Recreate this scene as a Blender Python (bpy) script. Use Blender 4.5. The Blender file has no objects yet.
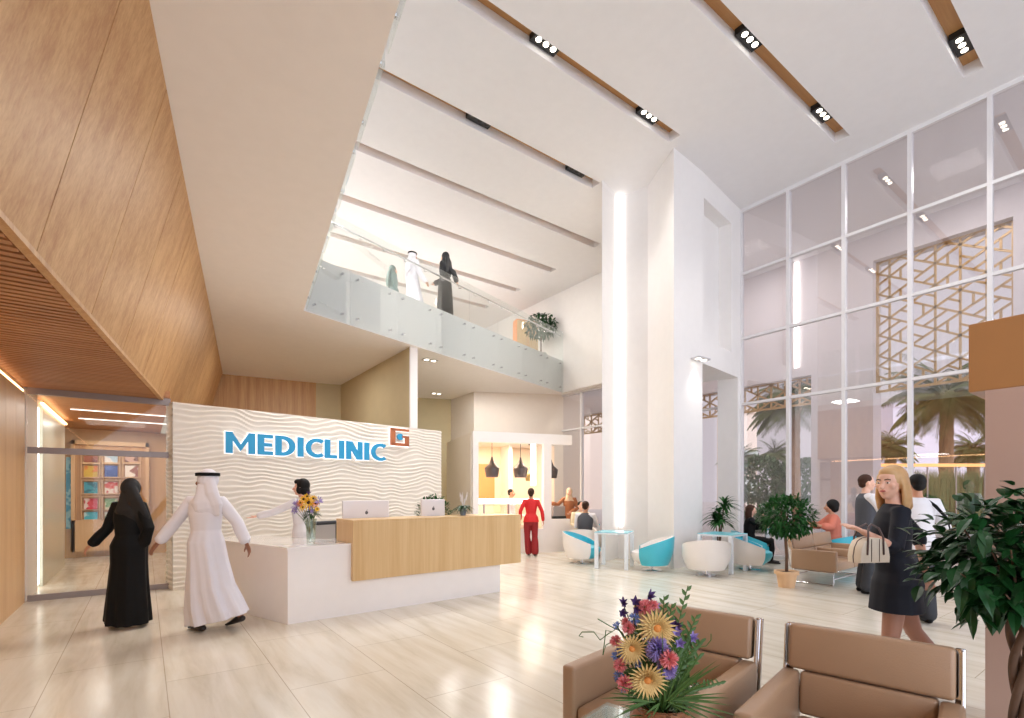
import bpy, bmesh, math, random
from math import sin, cos, pi, radians, atan2, sqrt
from mathutils import Vector, Matrix, noise
random.seed(7)
SC = bpy.context.scene
COL = SC.collection
CAMZ = 1.55; FPX = 500.0; HY = 493.0; CX = 512.0
FW = Vector((0.5920, 0.8059, 0)); RT = Vector((0.8059, -0.5920, 0))

def LD(lat, d, z=0.0):                 # lateral / depth from the viewpoint -> world
    v = RT * lat + FW * d
    return Vector((v.x, v.y, z))
def at(px, d, z=0.0):                  # point seen at column px, depth d
    return LD((px - CX) / FPX * d, d, z)
def fl(px, py, z=0.0):                 # point of height z seen at (px, py)
    return at(px, (CAMZ - z) * FPX / (py - HY), z)
YAW = -math.degrees(atan2(FW.x, FW.y))  # heading of the view, degrees from +Y

# ---------------------------------------------------------------- materials
def newmat(name):
    m = bpy.data.materials.new(name); m.use_nodes = True
    nt = m.node_tree; b = nt.nodes['Principled BSDF']
    return m, nt, b
def srgb(r, g, b):
    f = lambda c: ((c / 255) / 12.92 if c / 255 <= 0.04045 else (((c / 255) + 0.055) / 1.055) ** 2.4)
    return (f(r), f(g), f(b), 1)
def mat(name, rgb, rough=0.6, metal=0.0, spec=0.5, bump=0.0, bscale=60, coat=0, sheen=0, var=0.0, vscale=6, sub=0):
    m, nt, b = newmat(name)
    b.inputs['Base Color'].default_value = srgb(*rgb)
    b.inputs['Roughness'].default_value = rough
    b.inputs['Metallic'].default_value = metal
    b.inputs['Specular IOR Level'].default_value = spec
    if coat: b.inputs['Coat Weight'].default_value = coat; b.inputs['Coat Roughness'].default_value = 0.08
    if sheen: b.inputs['Sheen Weight'].default_value = sheen
    if sub:
        b.inputs['Subsurface Weight'].default_value = sub; b.inputs['Subsurface Radius'].default_value = (0.02, 0.01, 0.006)
    tc = nt.nodes.new('ShaderNodeTexCoord')
    n = nt.nodes.new('ShaderNodeTexNoise'); n.inputs['Scale'].default_value = vscale; n.inputs['Detail'].default_value = 4
    nt.links.new(tc.outputs['Object'], n.inputs['Vector'])
    mx = nt.nodes.new('ShaderNodeMix'); mx.data_type = 'RGBA'
    c = srgb(*rgb); v = var if var else 0.03
    mx.inputs[6].default_value = tuple(x * (1 - v) for x in c[:3]) + (1,)
    mx.inputs[7].default_value = tuple(min(1, x * (1 + v)) for x in c[:3]) + (1,)
    nt.links.new(n.outputs['Fac'], mx.inputs[0]); nt.links.new(mx.outputs[2], b.inputs['Base Color'])
    if bump:
        n2 = nt.nodes.new('ShaderNodeTexNoise'); n2.inputs['Scale'].default_value = bscale; n2.inputs['Detail'].default_value = 3
        nt.links.new(tc.outputs['Object'], n2.inputs['Vector'])
        bp = nt.nodes.new('ShaderNodeBump'); bp.inputs['Strength'].default_value = bump; bp.inputs['Distance'].default_value = 0.01
        nt.links.new(n2.outputs['Fac'], bp.inputs['Height']); nt.links.new(bp.outputs['Normal'], b.inputs['Normal'])
    return m
def emit(name, rgb, s):
    m, nt, b = newmat(name)
    b.inputs['Base Color'].default_value = srgb(*rgb)
    b.inputs['Emission Color'].default_value = srgb(*rgb); b.inputs['Emission Strength'].default_value = s
    return m
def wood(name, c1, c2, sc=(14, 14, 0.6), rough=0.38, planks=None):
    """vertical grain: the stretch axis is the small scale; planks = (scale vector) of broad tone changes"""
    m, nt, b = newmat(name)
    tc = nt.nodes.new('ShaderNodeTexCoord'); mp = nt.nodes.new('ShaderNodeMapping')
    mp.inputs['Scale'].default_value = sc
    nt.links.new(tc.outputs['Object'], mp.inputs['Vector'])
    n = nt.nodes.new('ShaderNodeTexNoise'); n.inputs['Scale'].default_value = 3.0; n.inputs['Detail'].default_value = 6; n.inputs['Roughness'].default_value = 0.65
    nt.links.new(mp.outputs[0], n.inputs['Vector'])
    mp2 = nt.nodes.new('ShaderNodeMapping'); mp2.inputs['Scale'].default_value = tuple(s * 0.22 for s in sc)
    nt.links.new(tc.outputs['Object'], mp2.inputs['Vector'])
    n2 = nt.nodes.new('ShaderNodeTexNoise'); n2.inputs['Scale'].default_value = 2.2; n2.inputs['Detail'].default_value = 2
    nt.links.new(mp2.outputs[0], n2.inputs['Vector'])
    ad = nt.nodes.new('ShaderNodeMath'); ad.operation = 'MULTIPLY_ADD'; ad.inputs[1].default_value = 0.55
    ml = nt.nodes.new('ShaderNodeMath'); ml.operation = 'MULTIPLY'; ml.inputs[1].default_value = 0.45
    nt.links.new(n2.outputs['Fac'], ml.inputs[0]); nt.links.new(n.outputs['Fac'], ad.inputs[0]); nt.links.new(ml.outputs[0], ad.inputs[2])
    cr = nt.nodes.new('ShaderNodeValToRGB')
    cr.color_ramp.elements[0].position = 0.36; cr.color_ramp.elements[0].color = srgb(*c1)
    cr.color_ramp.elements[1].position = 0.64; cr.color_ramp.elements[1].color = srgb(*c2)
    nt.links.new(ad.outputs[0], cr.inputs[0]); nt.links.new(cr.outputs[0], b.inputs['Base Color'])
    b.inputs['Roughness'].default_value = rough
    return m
def glass(name, tint=(0.93, 0.96, 0.95), refl=0.12, grey=(0.9, 0.9, 0.9), ior=1.45):
    """thin pane: clear with a mirror share that grows at grazing angles"""
    m = bpy.data.materials.new(name); m.use_nodes = True; nt = m.node_tree; nt.nodes.clear()
    o = nt.nodes.new('ShaderNodeOutputMaterial'); t = nt.nodes.new('ShaderNodeBsdfTransparent'); g = nt.nodes.new('ShaderNodeBsdfGlossy')
    t.inputs[0].default_value = tint + (1,); g.inputs[0].default_value = grey + (1,); g.inputs['Roughness'].default_value = 0.02
    lw = nt.nodes.new('ShaderNodeLayerWeight'); lw.inputs[0].default_value = 0.5
    fr = nt.nodes.new('ShaderNodeMath'); fr.operation = 'POWER'; fr.inputs[1].default_value = 4.0; nt.links.new(lw.outputs['Facing'], fr.inputs[0])
    a = nt.nodes.new('ShaderNodeMath'); a.operation = 'MULTIPLY_ADD'; a.inputs[1].default_value = 0.35; a.inputs[2].default_value = refl; a.use_clamp = True
    mx = nt.nodes.new('ShaderNodeMixShader')
    nt.links.new(fr.outputs[0], a.inputs[0]); nt.links.new(a.outputs[0], mx.inputs[0])
    nt.links.new(t.outputs[0], mx.inputs[1]); nt.links.new(g.outputs[0], mx.inputs[2]); nt.links.new(mx.outputs[0], o.inputs[0])
    return m
def frost(name, rgb, alpha):
    m, nt, b = newmat(name); b.inputs['Base Color'].default_value = srgb(*rgb); b.inputs['Alpha'].default_value = alpha; b.inputs['Roughness'].default_value = 0.15
    return m

# ---------------------------------------------------------------- mesh builder
class MB:
    def __init__(s): s.v = []; s.f = []; s.m = []; s.mi = 0
    def add(s, vs, fs):
        b = len(s.v); s.v += [Vector(p) for p in vs]; s.f += [tuple(i + b for i in f) for f in fs]; s.m += [s.mi] * len(fs); return s
    def xform(s, M, start=0):
        for i in range(start, len(s.v)): s.v[i] = M @ s.v[i]
        return s
    def box(s, a, b):
        x0, y0, z0 = a; x1, y1, z1 = b
        return s.add([(x0,y0,z0),(x1,y0,z0),(x1,y1,z0),(x0,y1,z0),(x0,y0,z1),(x1,y0,z1),(x1,y1,z1),(x0,y1,z1)],
                     [(0,3,2,1),(4,5,6,7),(0,1,5,4),(1,2,6,5),(2,3,7,6),(3,0,4,7)])
    def rbox(s, a, b, r, seg=3):       # rounded box through bmesh bevel
        bm = bmesh.new(); t = MB().box(a, b)
        vs = [bm.verts.new(p) for p in t.v]
        for f in t.f: bm.faces.new([vs[i] for i in f])
        bmesh.ops.bevel(bm, geom=bm.edges[:], offset=r, segments=seg, profile=0.5, affect='EDGES')
        bm.verts.index_update(); bm.verts.ensure_lookup_table()
        s.add([v.co.copy() for v in bm.verts], [tuple(v.index for v in f.verts) for f in bm.faces]); bm.free(); return s
    def prism(s, poly, z0, z1):
        n = len(poly); vs = [(p[0], p[1], z0) for p in poly] + [(p[0], p[1], z1) for p in poly]
        fs = [tuple(range(n))[::-1], tuple(range(n, 2 * n))] + [(i, (i+1) % n, (i+1) % n + n, i + n) for i in range(n)]
        return s.add(vs, fs)
    def bar(s, p, q, w, h, up=Vector((0,0,1))):
        p = Vector(p); q = Vector(q); d = (q - p).normalized(); up = Vector(up)
        if abs(d.dot(up)) > 0.98: up = Vector((1,0,0)) if abs(d.x) < 0.9 else Vector((0,1,0))
        a = d.cross(up).normalized() * (w/2); b = a.cross(d).normalized() * (h/2)
        vs = [p-a-b, p+a-b, p+a+b, p-a+b, q-a-b, q+a-b, q+a+b, q-a+b]
        return s.add(vs, [(0,1,2,3),(7,6,5,4),(0,4,5,1),(1,5,6,2),(2,6,7,3),(3,7,4,0)])
    def tube(s, pts, rad, side=None, seg=10, rnd=True, fold=None):
        pts = [Vector(p) for p in pts]; n = len(pts)
        R = []
        for i in range(n):
            r = rad[i] if isinstance(rad, (list, tuple)) and not isinstance(rad[0], (int, float)) else (rad[i] if isinstance(rad, (list, tuple)) else rad)
            R.append((r, r) if isinstance(r, (int, float)) else tuple(r))
        T = []
        for i in range(n):
            t = (pts[min(i+1, n-1)] - pts[max(i-1, 0)])
            T.append(t.normalized() if t.length > 1e-9 else Vector((0,0,1)))
        ref = Vector(side) if side is not None else (Vector((1,0,0)) if abs(T[0].x) < 0.8 else Vector((0,1,0)))
        rings = []; prev = ref
        P = list(pts)
        for i in range(n):
            a = (ref if side is not None else prev); a = a - T[i] * a.dot(T[i])
            if a.length < 1e-4: a = prev - T[i] * prev.dot(T[i])
            a.normalize(); prev = a; b = T[i].cross(a)
            rings.append((P[i], a, b, R[i]))
        if rnd:
            p, a, b, r = rings[0]; m = min(r); pre = [(p - T[0]*m*0.85, a, b, (r[0]*0.5, r[1]*0.5)), (p - T[0]*m*0.5, a, b, (r[0]*0.85, r[1]*0.85))]
            p, a, b, r = rings[-1]; m = min(r); post = [(p + T[-1]*m*0.5, a, b, (r[0]*0.85, r[1]*0.85)), (p + T[-1]*m*0.85, a, b, (r[0]*0.5, r[1]*0.5))]
            rings = pre + rings + post
        vs = []; N = len(rings)
        for k, (p, a, b, r) in enumerate(rings):
            for j in range(seg):
                th = 2*pi*j/seg; f = 1 + (fold(k/(N-1), th) if fold else 0)
                vs.append(p + a*(cos(th)*r[0]*f) + b*(sin(th)*r[1]*f))
        fs = []
        for k in range(N-1):
            for j in range(seg):
                j2 = (j+1) % seg; fs.append((k*seg+j, k*seg+j2, (k+1)*seg+j2, (k+1)*seg+j))
        fs.append(tuple(range(seg))[::-1]); fs.append(tuple(range((N-1)*seg, N*seg)))
        return s.add(vs, fs)
    def ell(s, c, r, M=None, seg=16, rings=10):
        vs = []; fs = []; c = Vector(c)
        vs.append(Vector((0,0,-r[2])))
        for i in range(1, rings):
            ph = -pi/2 + pi*i/rings
            for j in range(seg):
                th = 2*pi*j/seg; vs.append(Vector((r[0]*cos(ph)*cos(th), r[1]*cos(ph)*sin(th), r[2]*sin(ph))))
        vs.append(Vector((0,0,r[2]))); L = len(vs)-1
        for j in range(seg):
            fs.append((0, 1+(j+1)%seg, 1+j)); b = 1+(rings-2)*seg; fs.append((L, b+j, b+(j+1)%seg))
        for i in range(rings-2):
            for j in range(seg):
                a = 1+i*seg+j; a2 = 1+i*seg+(j+1)%seg; fs.append((a, a2, a2+seg, a+seg))
        if M: vs = [M @ v for v in vs]
        return s.add([v + c for v in vs], fs)
    def lathe(s, prof, c=(0,0,0), seg=24, closed=False):
        vs = []; n = len(prof); c = Vector(c)
        for r, z in prof:
            for j in range(seg):
                th = 2*pi*j/seg; vs.append(c + Vector((r*cos(th), r*sin(th), z)))
        fs = []
        for k in range(n-1 if not closed else n):
            for j in range(seg):
                j2 = (j+1)%seg; k2 = (k+1)%n; fs.append((k*seg+j, k*seg+j2, k2*seg+j2, k2*seg+j))
        if not closed:
            if prof[0][0] > 1e-4: fs.append(tuple(range(seg))[::-1])
            if prof[-1][0] > 1e-4: fs.append(tuple(range((n-1)*seg, n*seg)))
        return s.add(vs, fs)
    def mesh(s, name):
        me = bpy.data.meshes.new(name); me.from_pydata([tuple(v) for v in s.v], [], s.f); me.update(); return me
    def build(s, name, m, parent=None, smooth=False, fix=True, mods=None):
        me = s.mesh(name)
        ms = m if isinstance(m, (list, tuple)) else [m]
        for x in ms: me.materials.append(x)
        if len(ms) > 1:
            for i, p in enumerate(me.polygons): p.material_index = s.m[i]
        if fix:
            bm = bmesh.new(); bm.from_mesh(me); bmesh.ops.remove_doubles(bm, verts=bm.verts, dist=1e-5)
            bmesh.ops.recalc_face_normals(bm, faces=bm.faces); bm.to_mesh(me); bm.free()
        if smooth:
            for p in me.polygons: p.use_smooth = True
        if smooth == 'auto':
            me.set_sharp_from_angle(angle=radians(38))
        o = bpy.data.objects.new(name, me); COL.objects.link(o)
        if parent: o.parent = parent
        return o
    def vox(s, name, size, m, parent=None, smooth=2):
        """one continuous skin over everything added, then relaxed a little"""
        me = s.mesh(name); o = bpy.data.objects.new(name, me); COL.objects.link(o)
        r = o.modifiers.new('r', 'REMESH'); r.mode = 'VOXEL'; r.voxel_size = size
        if smooth:
            q = o.modifiers.new('s', 'SMOOTH'); q.iterations = smooth; q.factor = 0.5
        dg = bpy.context.evaluated_depsgraph_get(); ev = o.evaluated_get(dg)
        me2 = bpy.data.meshes.new_from_object(ev); me2.name = name
        o.modifiers.clear(); o.data = me2; bpy.data.meshes.remove(me)
        me2.materials.clear()
        ms = m if isinstance(m, (list, tuple)) else [m]
        for x in ms: me2.materials.append(x)
        for p in me2.polygons: p.use_smooth = True
        if parent: o.parent = parent
        return o

def tag(o, label=None, cat=None, group=None, kind=None):
    if label: o['label'] = label
    if cat: o['category'] = cat
    if group: o['group'] = group
    if kind: o['kind'] = kind
    return o
def thing(name, label, cat, loc=(0,0,0), rz=0.0, group=None):
    o = bpy.data.objects.new(name, None); o.empty_display_size = 0.2; COL.objects.link(o)
    o.location = loc; o.rotation_euler = (0, 0, rz)
    return tag(o, label, cat, group)
def dup(root, label, loc=None, rz=None):
    r = root.copy(); COL.objects.link(r); r['label'] = label
    if loc is not None: r.location = loc
    if rz is not None: r.rotation_euler = (0, 0, rz)
    for ch in list(root.children):
        c = ch.copy(); COL.objects.link(c); c.parent = r
        for g in ch.children:
            d = g.copy(); COL.objects.link(d); d.parent = c
    return r
def struct(name, mb, m, label=None, **k):
    o = mb.build(name, m, **k); o['kind'] = 'structure'
    if label: o['label'] = label
    return o
def head_to(deg):                      # rz so that local +Y looks deg clockwise (to the right) of the view direction
    return radians(YAW - deg)
M = {}
M['white'] = mat('white_paint', (235, 231, 228), 0.55)
M['ceil'] = mat('ceiling_paint', (232, 230, 230), 0.7)
M['cream'] = mat('cream_paint', (240, 228, 206), 0.6)
M['beige'] = mat('beige_paint', (226, 216, 205), 0.6)
M['olive'] = mat('olive_wallcovering', (198, 184, 148), 0.7, var=0.06, vscale=3, bump=0.3, bscale=200)
M['soffit'] = mat('soffit_paint', (242, 238, 235), 0.7)
M['oakv'] = wood('oak_vertical', (180, 131, 86), (212, 172, 122), (16, 16, 0.5), 0.48)
M['oakd'] = wood('oak_desk', (206, 168, 116), (222, 190, 140), (12, 12, 0.35), 0.35)
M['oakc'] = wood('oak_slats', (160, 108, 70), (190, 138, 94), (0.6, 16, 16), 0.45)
M['oakr'] = wood('oak_slot', (180, 130, 78), (196, 148, 94), (0.6, 14, 14), 0.45)
M['oakb'] = wood('oak_back', (205, 165, 120), (220, 184, 140), (10, 10, 0.5), 0.4)
M['dark'] = mat('dark_gap', (60, 38, 24), 0.9)
M['black'] = mat('black_metal', (22, 22, 23), 0.45)
M['led'] = emit('led_white', (255, 252, 248), 2.5)
M['ledwarm'] = emit('led_warm', (255, 205, 150), 6.0)
M['lamp'] = emit('lamp_lens', (255, 244, 225), 7.0)
M['plaster'] = mat('wave_plaster', (224, 217, 207), 0.6)
M['chrome'] = mat('chrome', (215, 215, 218), 0.12, metal=1.0)
M['alu'] = mat('satin_aluminium', (205, 203, 204), 0.35, metal=0.6)
M['mull'] = mat('mullion_white', (225, 222, 222), 0.4)
M['grey'] = mat('grey_metal', (150, 140, 138), 0.4, metal=0.3)
M['deskw'] = mat('desk_white', (242, 237, 234), 0.12, coat=0.6)
M['leather'] = mat('tan_leather', (166, 134, 106), 0.36, bump=0.15, bscale=160, var=0.05, vscale=9)
M['cyan'] = mat('cyan_shell', (66, 186, 208), 0.3, coat=0.3)
M['tubw'] = mat('white_shell', (238, 233, 230), 0.3, coat=0.3)
M['tabw'] = mat('table_white', (228, 234, 240), 0.3)
M['tabc'] = mat('table_cyan', (120, 205, 220), 0.2)
M['signb'] = mat('sign_blue', (40, 150, 200), 0.4)
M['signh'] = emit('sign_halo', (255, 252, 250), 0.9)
M['signc'] = mat('sign_copper', (178, 104, 66), 0.4)
M['gcw'] = glass('curtain_glass', (0.95, 0.94, 0.95), 0.14)
M['gbal'] = glass('balustrade_glass', (0.955, 0.975, 0.972), 0.13, (0.95, 0.98, 0.97))
M['gdoor'] = glass('partition_glass', (0.97, 0.98, 0.97), 0.02)
M['gtab'] = glass('table_glass', (0.82, 0.9, 0.9), 0.10)
M['gvase'] = glass('vase_glass', (0.86, 0.92, 0.89), 0.14)
M['frost'] = mat('frosted_panel', (205, 208, 196), 0.25)
M['lattice'] = mat('gold_lattice', (196, 158, 104), 0.4, metal=0.2)
M['ext'] = mat('exterior_wall', (214, 206, 206), 0.8)
M['extp'] = mat('exterior_paving', (196, 186, 180), 0.8)
M['bronze'] = mat('bronze_panel', (172, 122, 76), 0.35, coat=0.2)
M['pinkw'] = mat('taupe_wall', (186, 156, 142), 0.4)
M['leaf'] = mat('leaf_green', (40, 88, 40), 0.5, spec=0.2, var=0.35, vscale=14)
M['leafd'] = mat('leaf_dark', (26, 70, 32), 0.34, spec=0.4, var=0.4, vscale=12)
M['leafp'] = mat('palm_leaf', (104, 108, 64), 0.8, spec=0.1, var=0.25, vscale=3)
M['leafh'] = mat('hedge_leaf', (92, 112, 74), 0.85, spec=0.1, var=0.3, vscale=4)
M['bark'] = mat('bark', (96, 70, 52), 0.8, bump=0.6, bscale=40, var=0.2)
M['barkp'] = mat('palm_bark', (158, 122, 92), 0.9, bump=1.0, bscale=14, var=0.3, vscale=10)
M['terra'] = mat('terracotta_pot', (216, 178, 138), 0.6)
M['stem'] = mat('stem_green', (66, 98, 40), 0.5, var=0.2)
M['flY'] = mat('petal_straw', (216, 186, 124), 0.6, var=0.1, vscale=20)
M['flYd'] = mat('petal_centre', (214, 138, 66), 0.7)
M['flP'] = mat('petal_pink', (226, 134, 136), 0.6, var=0.1)
M['flV'] = mat('petal_violet', (154, 136, 192), 0.6, var=0.12)
M['flD'] = mat('petal_purple', (78, 52, 104), 0.6, var=0.15)
M['flB'] = mat('petal_blue', (108, 130, 186), 0.6, var=0.12)
M['sunY'] = mat('petal_sunflower', (248, 200, 30), 0.6)
M['sunO'] = mat('petal_orange', (240, 140, 30), 0.6)
M['brown'] = mat('flower_eye', (60, 34, 16), 0.8)
M['vase'] = mat('mottled_vase', (150, 100, 72), 0.25, bump=0.5, bscale=50, var=0.35, vscale=26)
M['pendant'] = mat('pendant_metal', (88, 80, 80), 0.35, metal=0.6)
M['pendg'] = mat('pendant_gold', (150, 134, 92), 0.3, metal=0.7)
M['orange'] = mat('orange_panel', (226, 146, 88), 0.5)
M['cafe'] = mat('cafe_wall', (246, 222, 196), 0.6)
M['screen'] = mat('monitor_shell', (226, 222, 224), 0.3)
M['mark'] = mat('monitor_mark', (84, 80, 84), 0.3)
M['slate'] = mat('slate_plastic', (58, 58, 62), 0.5)
M['potgrey'] = mat('pot_grey', (120, 132, 146), 0.5)
# people
M['skinL'] = mat('skin_light', (232, 184, 160), 0.5, sub=0.1)
M['skinM'] = mat('skin_medium', (196, 142, 112), 0.5, sub=0.1)
M['skinD'] = mat('skin_deep', (140, 94, 72), 0.5, sub=0.1)
M['abaya'] = mat('black_cloth', (10, 10, 11), 0.75, spec=0.25)
M['scarf'] = mat('black_scarf', (34, 34, 36), 0.6, spec=0.3)
M['thobe'] = mat('white_cloth', (222, 219, 226), 0.75)
M['navy'] = mat('navy_cloth', (24, 28, 40), 0.7, spec=0.3)
M['red'] = mat('red_cloth', (206, 26, 30), 0.65)
M['redd'] = mat('dark_red_cloth', (140, 16, 24), 0.65)
M['tan'] = mat('tan_coat', (160, 100, 62), 0.65)
M['scarfp'] = mat('patterned_scarf', (206, 178, 150), 0.7, var=0.35, vscale=30)
M['creamc'] = mat('cream_cloth', (236, 222, 190), 0.7)
M['vest'] = mat('dark_vest', (70, 72, 80), 0.7)
M['shirt'] = mat('shirt_white', (226, 224, 228), 0.7)
M['trous'] = mat('dark_trousers', (46, 48, 54), 0.7)
M['coral'] = mat('coral_cloth', (206, 118, 96), 0.7)
M['green'] = mat('grey_green_cloth', (100, 122, 118), 0.7)
M['hairB'] = mat('hair_black', (16, 13, 13), 0.6, spec=0.25)
M['hairBr'] = mat('hair_brown', (62, 38, 26), 0.6, spec=0.25, var=0.2, vscale=30)
M['hairBl'] = mat('hair_blonde', (206, 166, 116), 0.5, var=0.15, vscale=30)
M['eye'] = mat('eye_white', (235, 232, 228), 0.3)
M['iris'] = mat('eye_dark', (40, 30, 26), 0.3)
M['lip'] = mat('lip', (186, 96, 92), 0.5)
M['shoe'] = mat('shoe_dark', (34, 24, 22), 0.4)
M['bag'] = mat('ivory_bag', (232, 222, 204), 0.45)
M['bagt'] = mat('bag_trim', (92, 74, 72), 0.4)
M['tights'] = mat('tights', (168, 122, 102), 0.5)

# travertine floor: large slabs, streaks along Y, thin joints, polished
def floor_mat():
    m, nt, b = newmat('travertine_floor')
    N = nt.nodes.new; L = nt.links.new
    g = N('ShaderNodeNewGeometry')
    mp = N('ShaderNodeMapping'); mp.inputs['Scale'].default_value = (5.0, 0.55, 1); L(g.outputs['Position'], mp.inputs['Vector'])
    n = N('ShaderNodeTexNoise'); n.inputs['Scale'].default_value = 1.3; n.inputs['Detail'].default_value = 7; n.inputs['Roughness'].default_value = 0.6; n.inputs['Distortion'].default_value = 0.4
    L(mp.outputs[0], n.inputs['Vector'])
    cr = N('ShaderNodeValToRGB'); e = cr.color_ramp.elements
    e[0].position = 0.3; e[0].color = srgb(206, 197, 178); e[1].position = 0.62; e[1].color = srgb(228, 222, 209)
    e2 = e.new(0.46); e2.color = srgb(220, 212, 196)
    L(n.outputs['Fac'], cr.inputs[0])
    br = N('ShaderNodeTexBrick'); br.offset = 0.5
    mp2 = N('ShaderNodeMapping'); mp2.inputs['Rotation'].default_value = (0, 0, pi/2); mp2.inputs['Location'].default_value = (0.3, 0.64, 0); L(g.outputs['Position'], mp2.inputs['Vector'])
    L(mp2.outputs[0], br.inputs['Vector'])
    br.inputs['Scale'].default_value = 1.0; br.inputs['Brick Width'].default_value = 1.56; br.inputs['Row Height'].default_value = 0.78
    br.inputs['Mortar Size'].default_value = 0.004; br.inputs['Mortar Smooth'].default_value = 0.3
    br.inputs['Color1'].default_value = (1, 1, 1, 1); br.inputs['Color2'].default_value = (0.93, 0.93, 0.93, 1); br.inputs['Mortar'].default_value = (0.62, 0.58, 0.52, 1)
    mx = N('ShaderNodeMix'); mx.data_type = 'RGBA'; mx.blend_type = 'MULTIPLY'; mx.inputs[0].default_value = 1.0
    L(cr.outputs[0], mx.inputs[6]); L(br.outputs['Color'], mx.inputs[7]); L(mx.outputs[2], b.inputs['Base Color'])
    b.inputs['Roughness'].default_value = 0.16; b.inputs['Specular IOR Level'].default_value = 0.5
    n3 = N('ShaderNodeTexNoise'); n3.inputs['Scale'].default_value = 3; L(g.outputs['Position'], n3.inputs['Vector'])
    mr = N('ShaderNodeMapRange'); mr.inputs['To Min'].default_value = 0.1; mr.inputs['To Max'].default_value = 0.28; L(n3.outputs['Fac'], mr.inputs[0]); L(mr.outputs[0], b.inputs['Roughness'])
    return m
M['floor'] = floor_mat()

M['lampoff'] = mat('lamp_lens_dim', (60, 56, 52), 0.2)
# ================================================================ room shell
ZS = 5.05; ZF = 6.17; ZR = 7.15; ZC = 8.6; ZB = 3.08
nb = lambda n, d: (n - 0.469 * d) / 0.883           # lateral of a line parallel to the timber bulkhead
struct('floor', MB().box((-9, -6, -0.1), (12.02, 21, 0)), M['floor'])
struct('ground', MB().box((12.02, -30, -0.12), (80, 70, -0.02)), M['extp'])

# high ceiling with recessed timber slots running along X
slots = [(-1.6, 12.0), (0.32, 11.1), (2.18, 11.2), (4.13, 11.2), (6.10, 8.5), (8.1, 8.35), (10.05, 10.4), (12.0, 10.45), (13.9, 10.5), (15.85, 10.5)]
slots = [(y, x1) for y, x1 in slots]
cb = MB(); W = 0.26; SX0 = 0.6; y = -6.0
for (sy, sx) in slots:
    cb.box((-9, y, ZC), (12.1, sy - W/2, ZC + 0.35)); y = sy + W/2
    cb.box((-9, sy - W/2, ZC), (SX0, sy + W/2, ZC + 0.35)); cb.box((sx, sy - W/2, ZC), (12.1, sy + W/2, ZC + 0.35))
cb.box((-9, y, ZC), (12.1, 20, ZC + 0.35))
struct('ceiling', cb, M['ceil'])
for (sy, sx) in slots:
    struct('trim_slot', MB().box((SX0, sy - W/2, ZC + 0.2), (sx, sy + W/2, ZC + 0.26)), M['oakr'])

# porch roof outside
struct('roof', MB().box((12.1, -6, ZC), (16.6, 26, ZC + 0.35)), M['ceil'])

# big column with the lit notch
colp = [(8.30, 7.87), (9.08, 8.10), (9.30, 7.40), (8.70, 6.27), (9.85, 6.36), (9.9, 7.0), (9.9, 9.2), (9.5, 8.9)]
struct('column', MB().prism(colp, 0, ZC), M['white'])
o = thing('column_light', 'tall white vertical light line in the notch of the big column', 'light', (9.0, 8.0, 0))
ledv = (Vector((9.08, 8.10, 0)) + (Vector((8.83,7.72,0))-Vector((9.08,8.10,0))).normalized()*0.06)
MB().box((-0.03, -0.03, 0.75), (0.03, 0.03, ZC - 0.02)).build('light_strip', M['led'], o)
o.location = (9.06, 8.0, 0)
# wall between the column and the glazing, with niche and opening
A = Vector((9.85, 6.36, 0)); B = Vector((12.0, 6.67, 0)); T = (B - A).normalized(); Nn = Vector((-T.y, T.x, 0))
def wallbox(mb, s0, s1, z0, z1, t0=0.0, t1=0.5):
    p = [A + T*s0 + Nn*t0, A + T*s1 + Nn*t0, A + T*s1 + Nn*t1, A + T*s0 + Nn*t1]
    mb.prism([(q.x, q.y) for q in p], z0, z1)
Lw = (B - A).length
w = MB(); wallbox(w, 0, Lw, 8.05, ZC); wallbox(w, 0, 0.08, 4.4, 8.05); wallbox(w, 1.55, Lw, 4.4, 8.05); wallbox(w, 0.08, 1.55, 4.4, 4.95); wallbox(w, 0.08, 1.55, 4.95, 8.05, 0.3, 0.5)
wallbox(w, Lw - 0.22, Lw, 0, 4.4, 0.0, 0.5)
struct('wall_niche', w, M['white'])
w = MB(); wallbox(w, -0.05, Lw - 0.3, 4.4, 5.0, 0.5, 2.4)
struct('ceiling', w, M['white'])
struct('pillar', MB().box((10.75, 7.7, 0), (11.55, 8.3, 4.4)), M['white'])

# upper wall on the glazed side, beyond the column
struct('wall_gallery_side', MB().box((11.75, 9.0, ZS), (11.95, 20, ZC)), M['white'])
struct('wall_gallery_back', MB().box((-9, 19, 0), (12, 19.2, ZC)), M['cream'])

# slab of the upper floor (soffit over the desk and under the gallery)
C1 = LD(-4.0, 9.6); E0 = LD(-4.0 + 0.468*14, 9.6 - 0.884*14)
Cdir = (LD(1.62, 17.3) - C1).normalized(); C2 = C1 + Cdir * 9.75
slab = [E0, C1, C2, Vector((11.75, 19, 0)), Vector((-9, 19, 0)), LD(nb(-2.6, 9), 9), LD(nb(-2.6, -3), -3)]
struct('ceiling', MB().prism([(p.x, p.y) for p in slab], ZS, ZF), M['soffit'])
n_ = Vector((Cdir.y, -Cdir.x, 0)) * 0.008; struct('trim_slab_edge', MB().prism([(C1.x, C1.y), (C2.x, C2.y), (C2.x + n_.x, C2.y + n_.y), (C1.x + n_.x, C1.y + n_.y)], ZS, ZF), M['ceil'])
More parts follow.
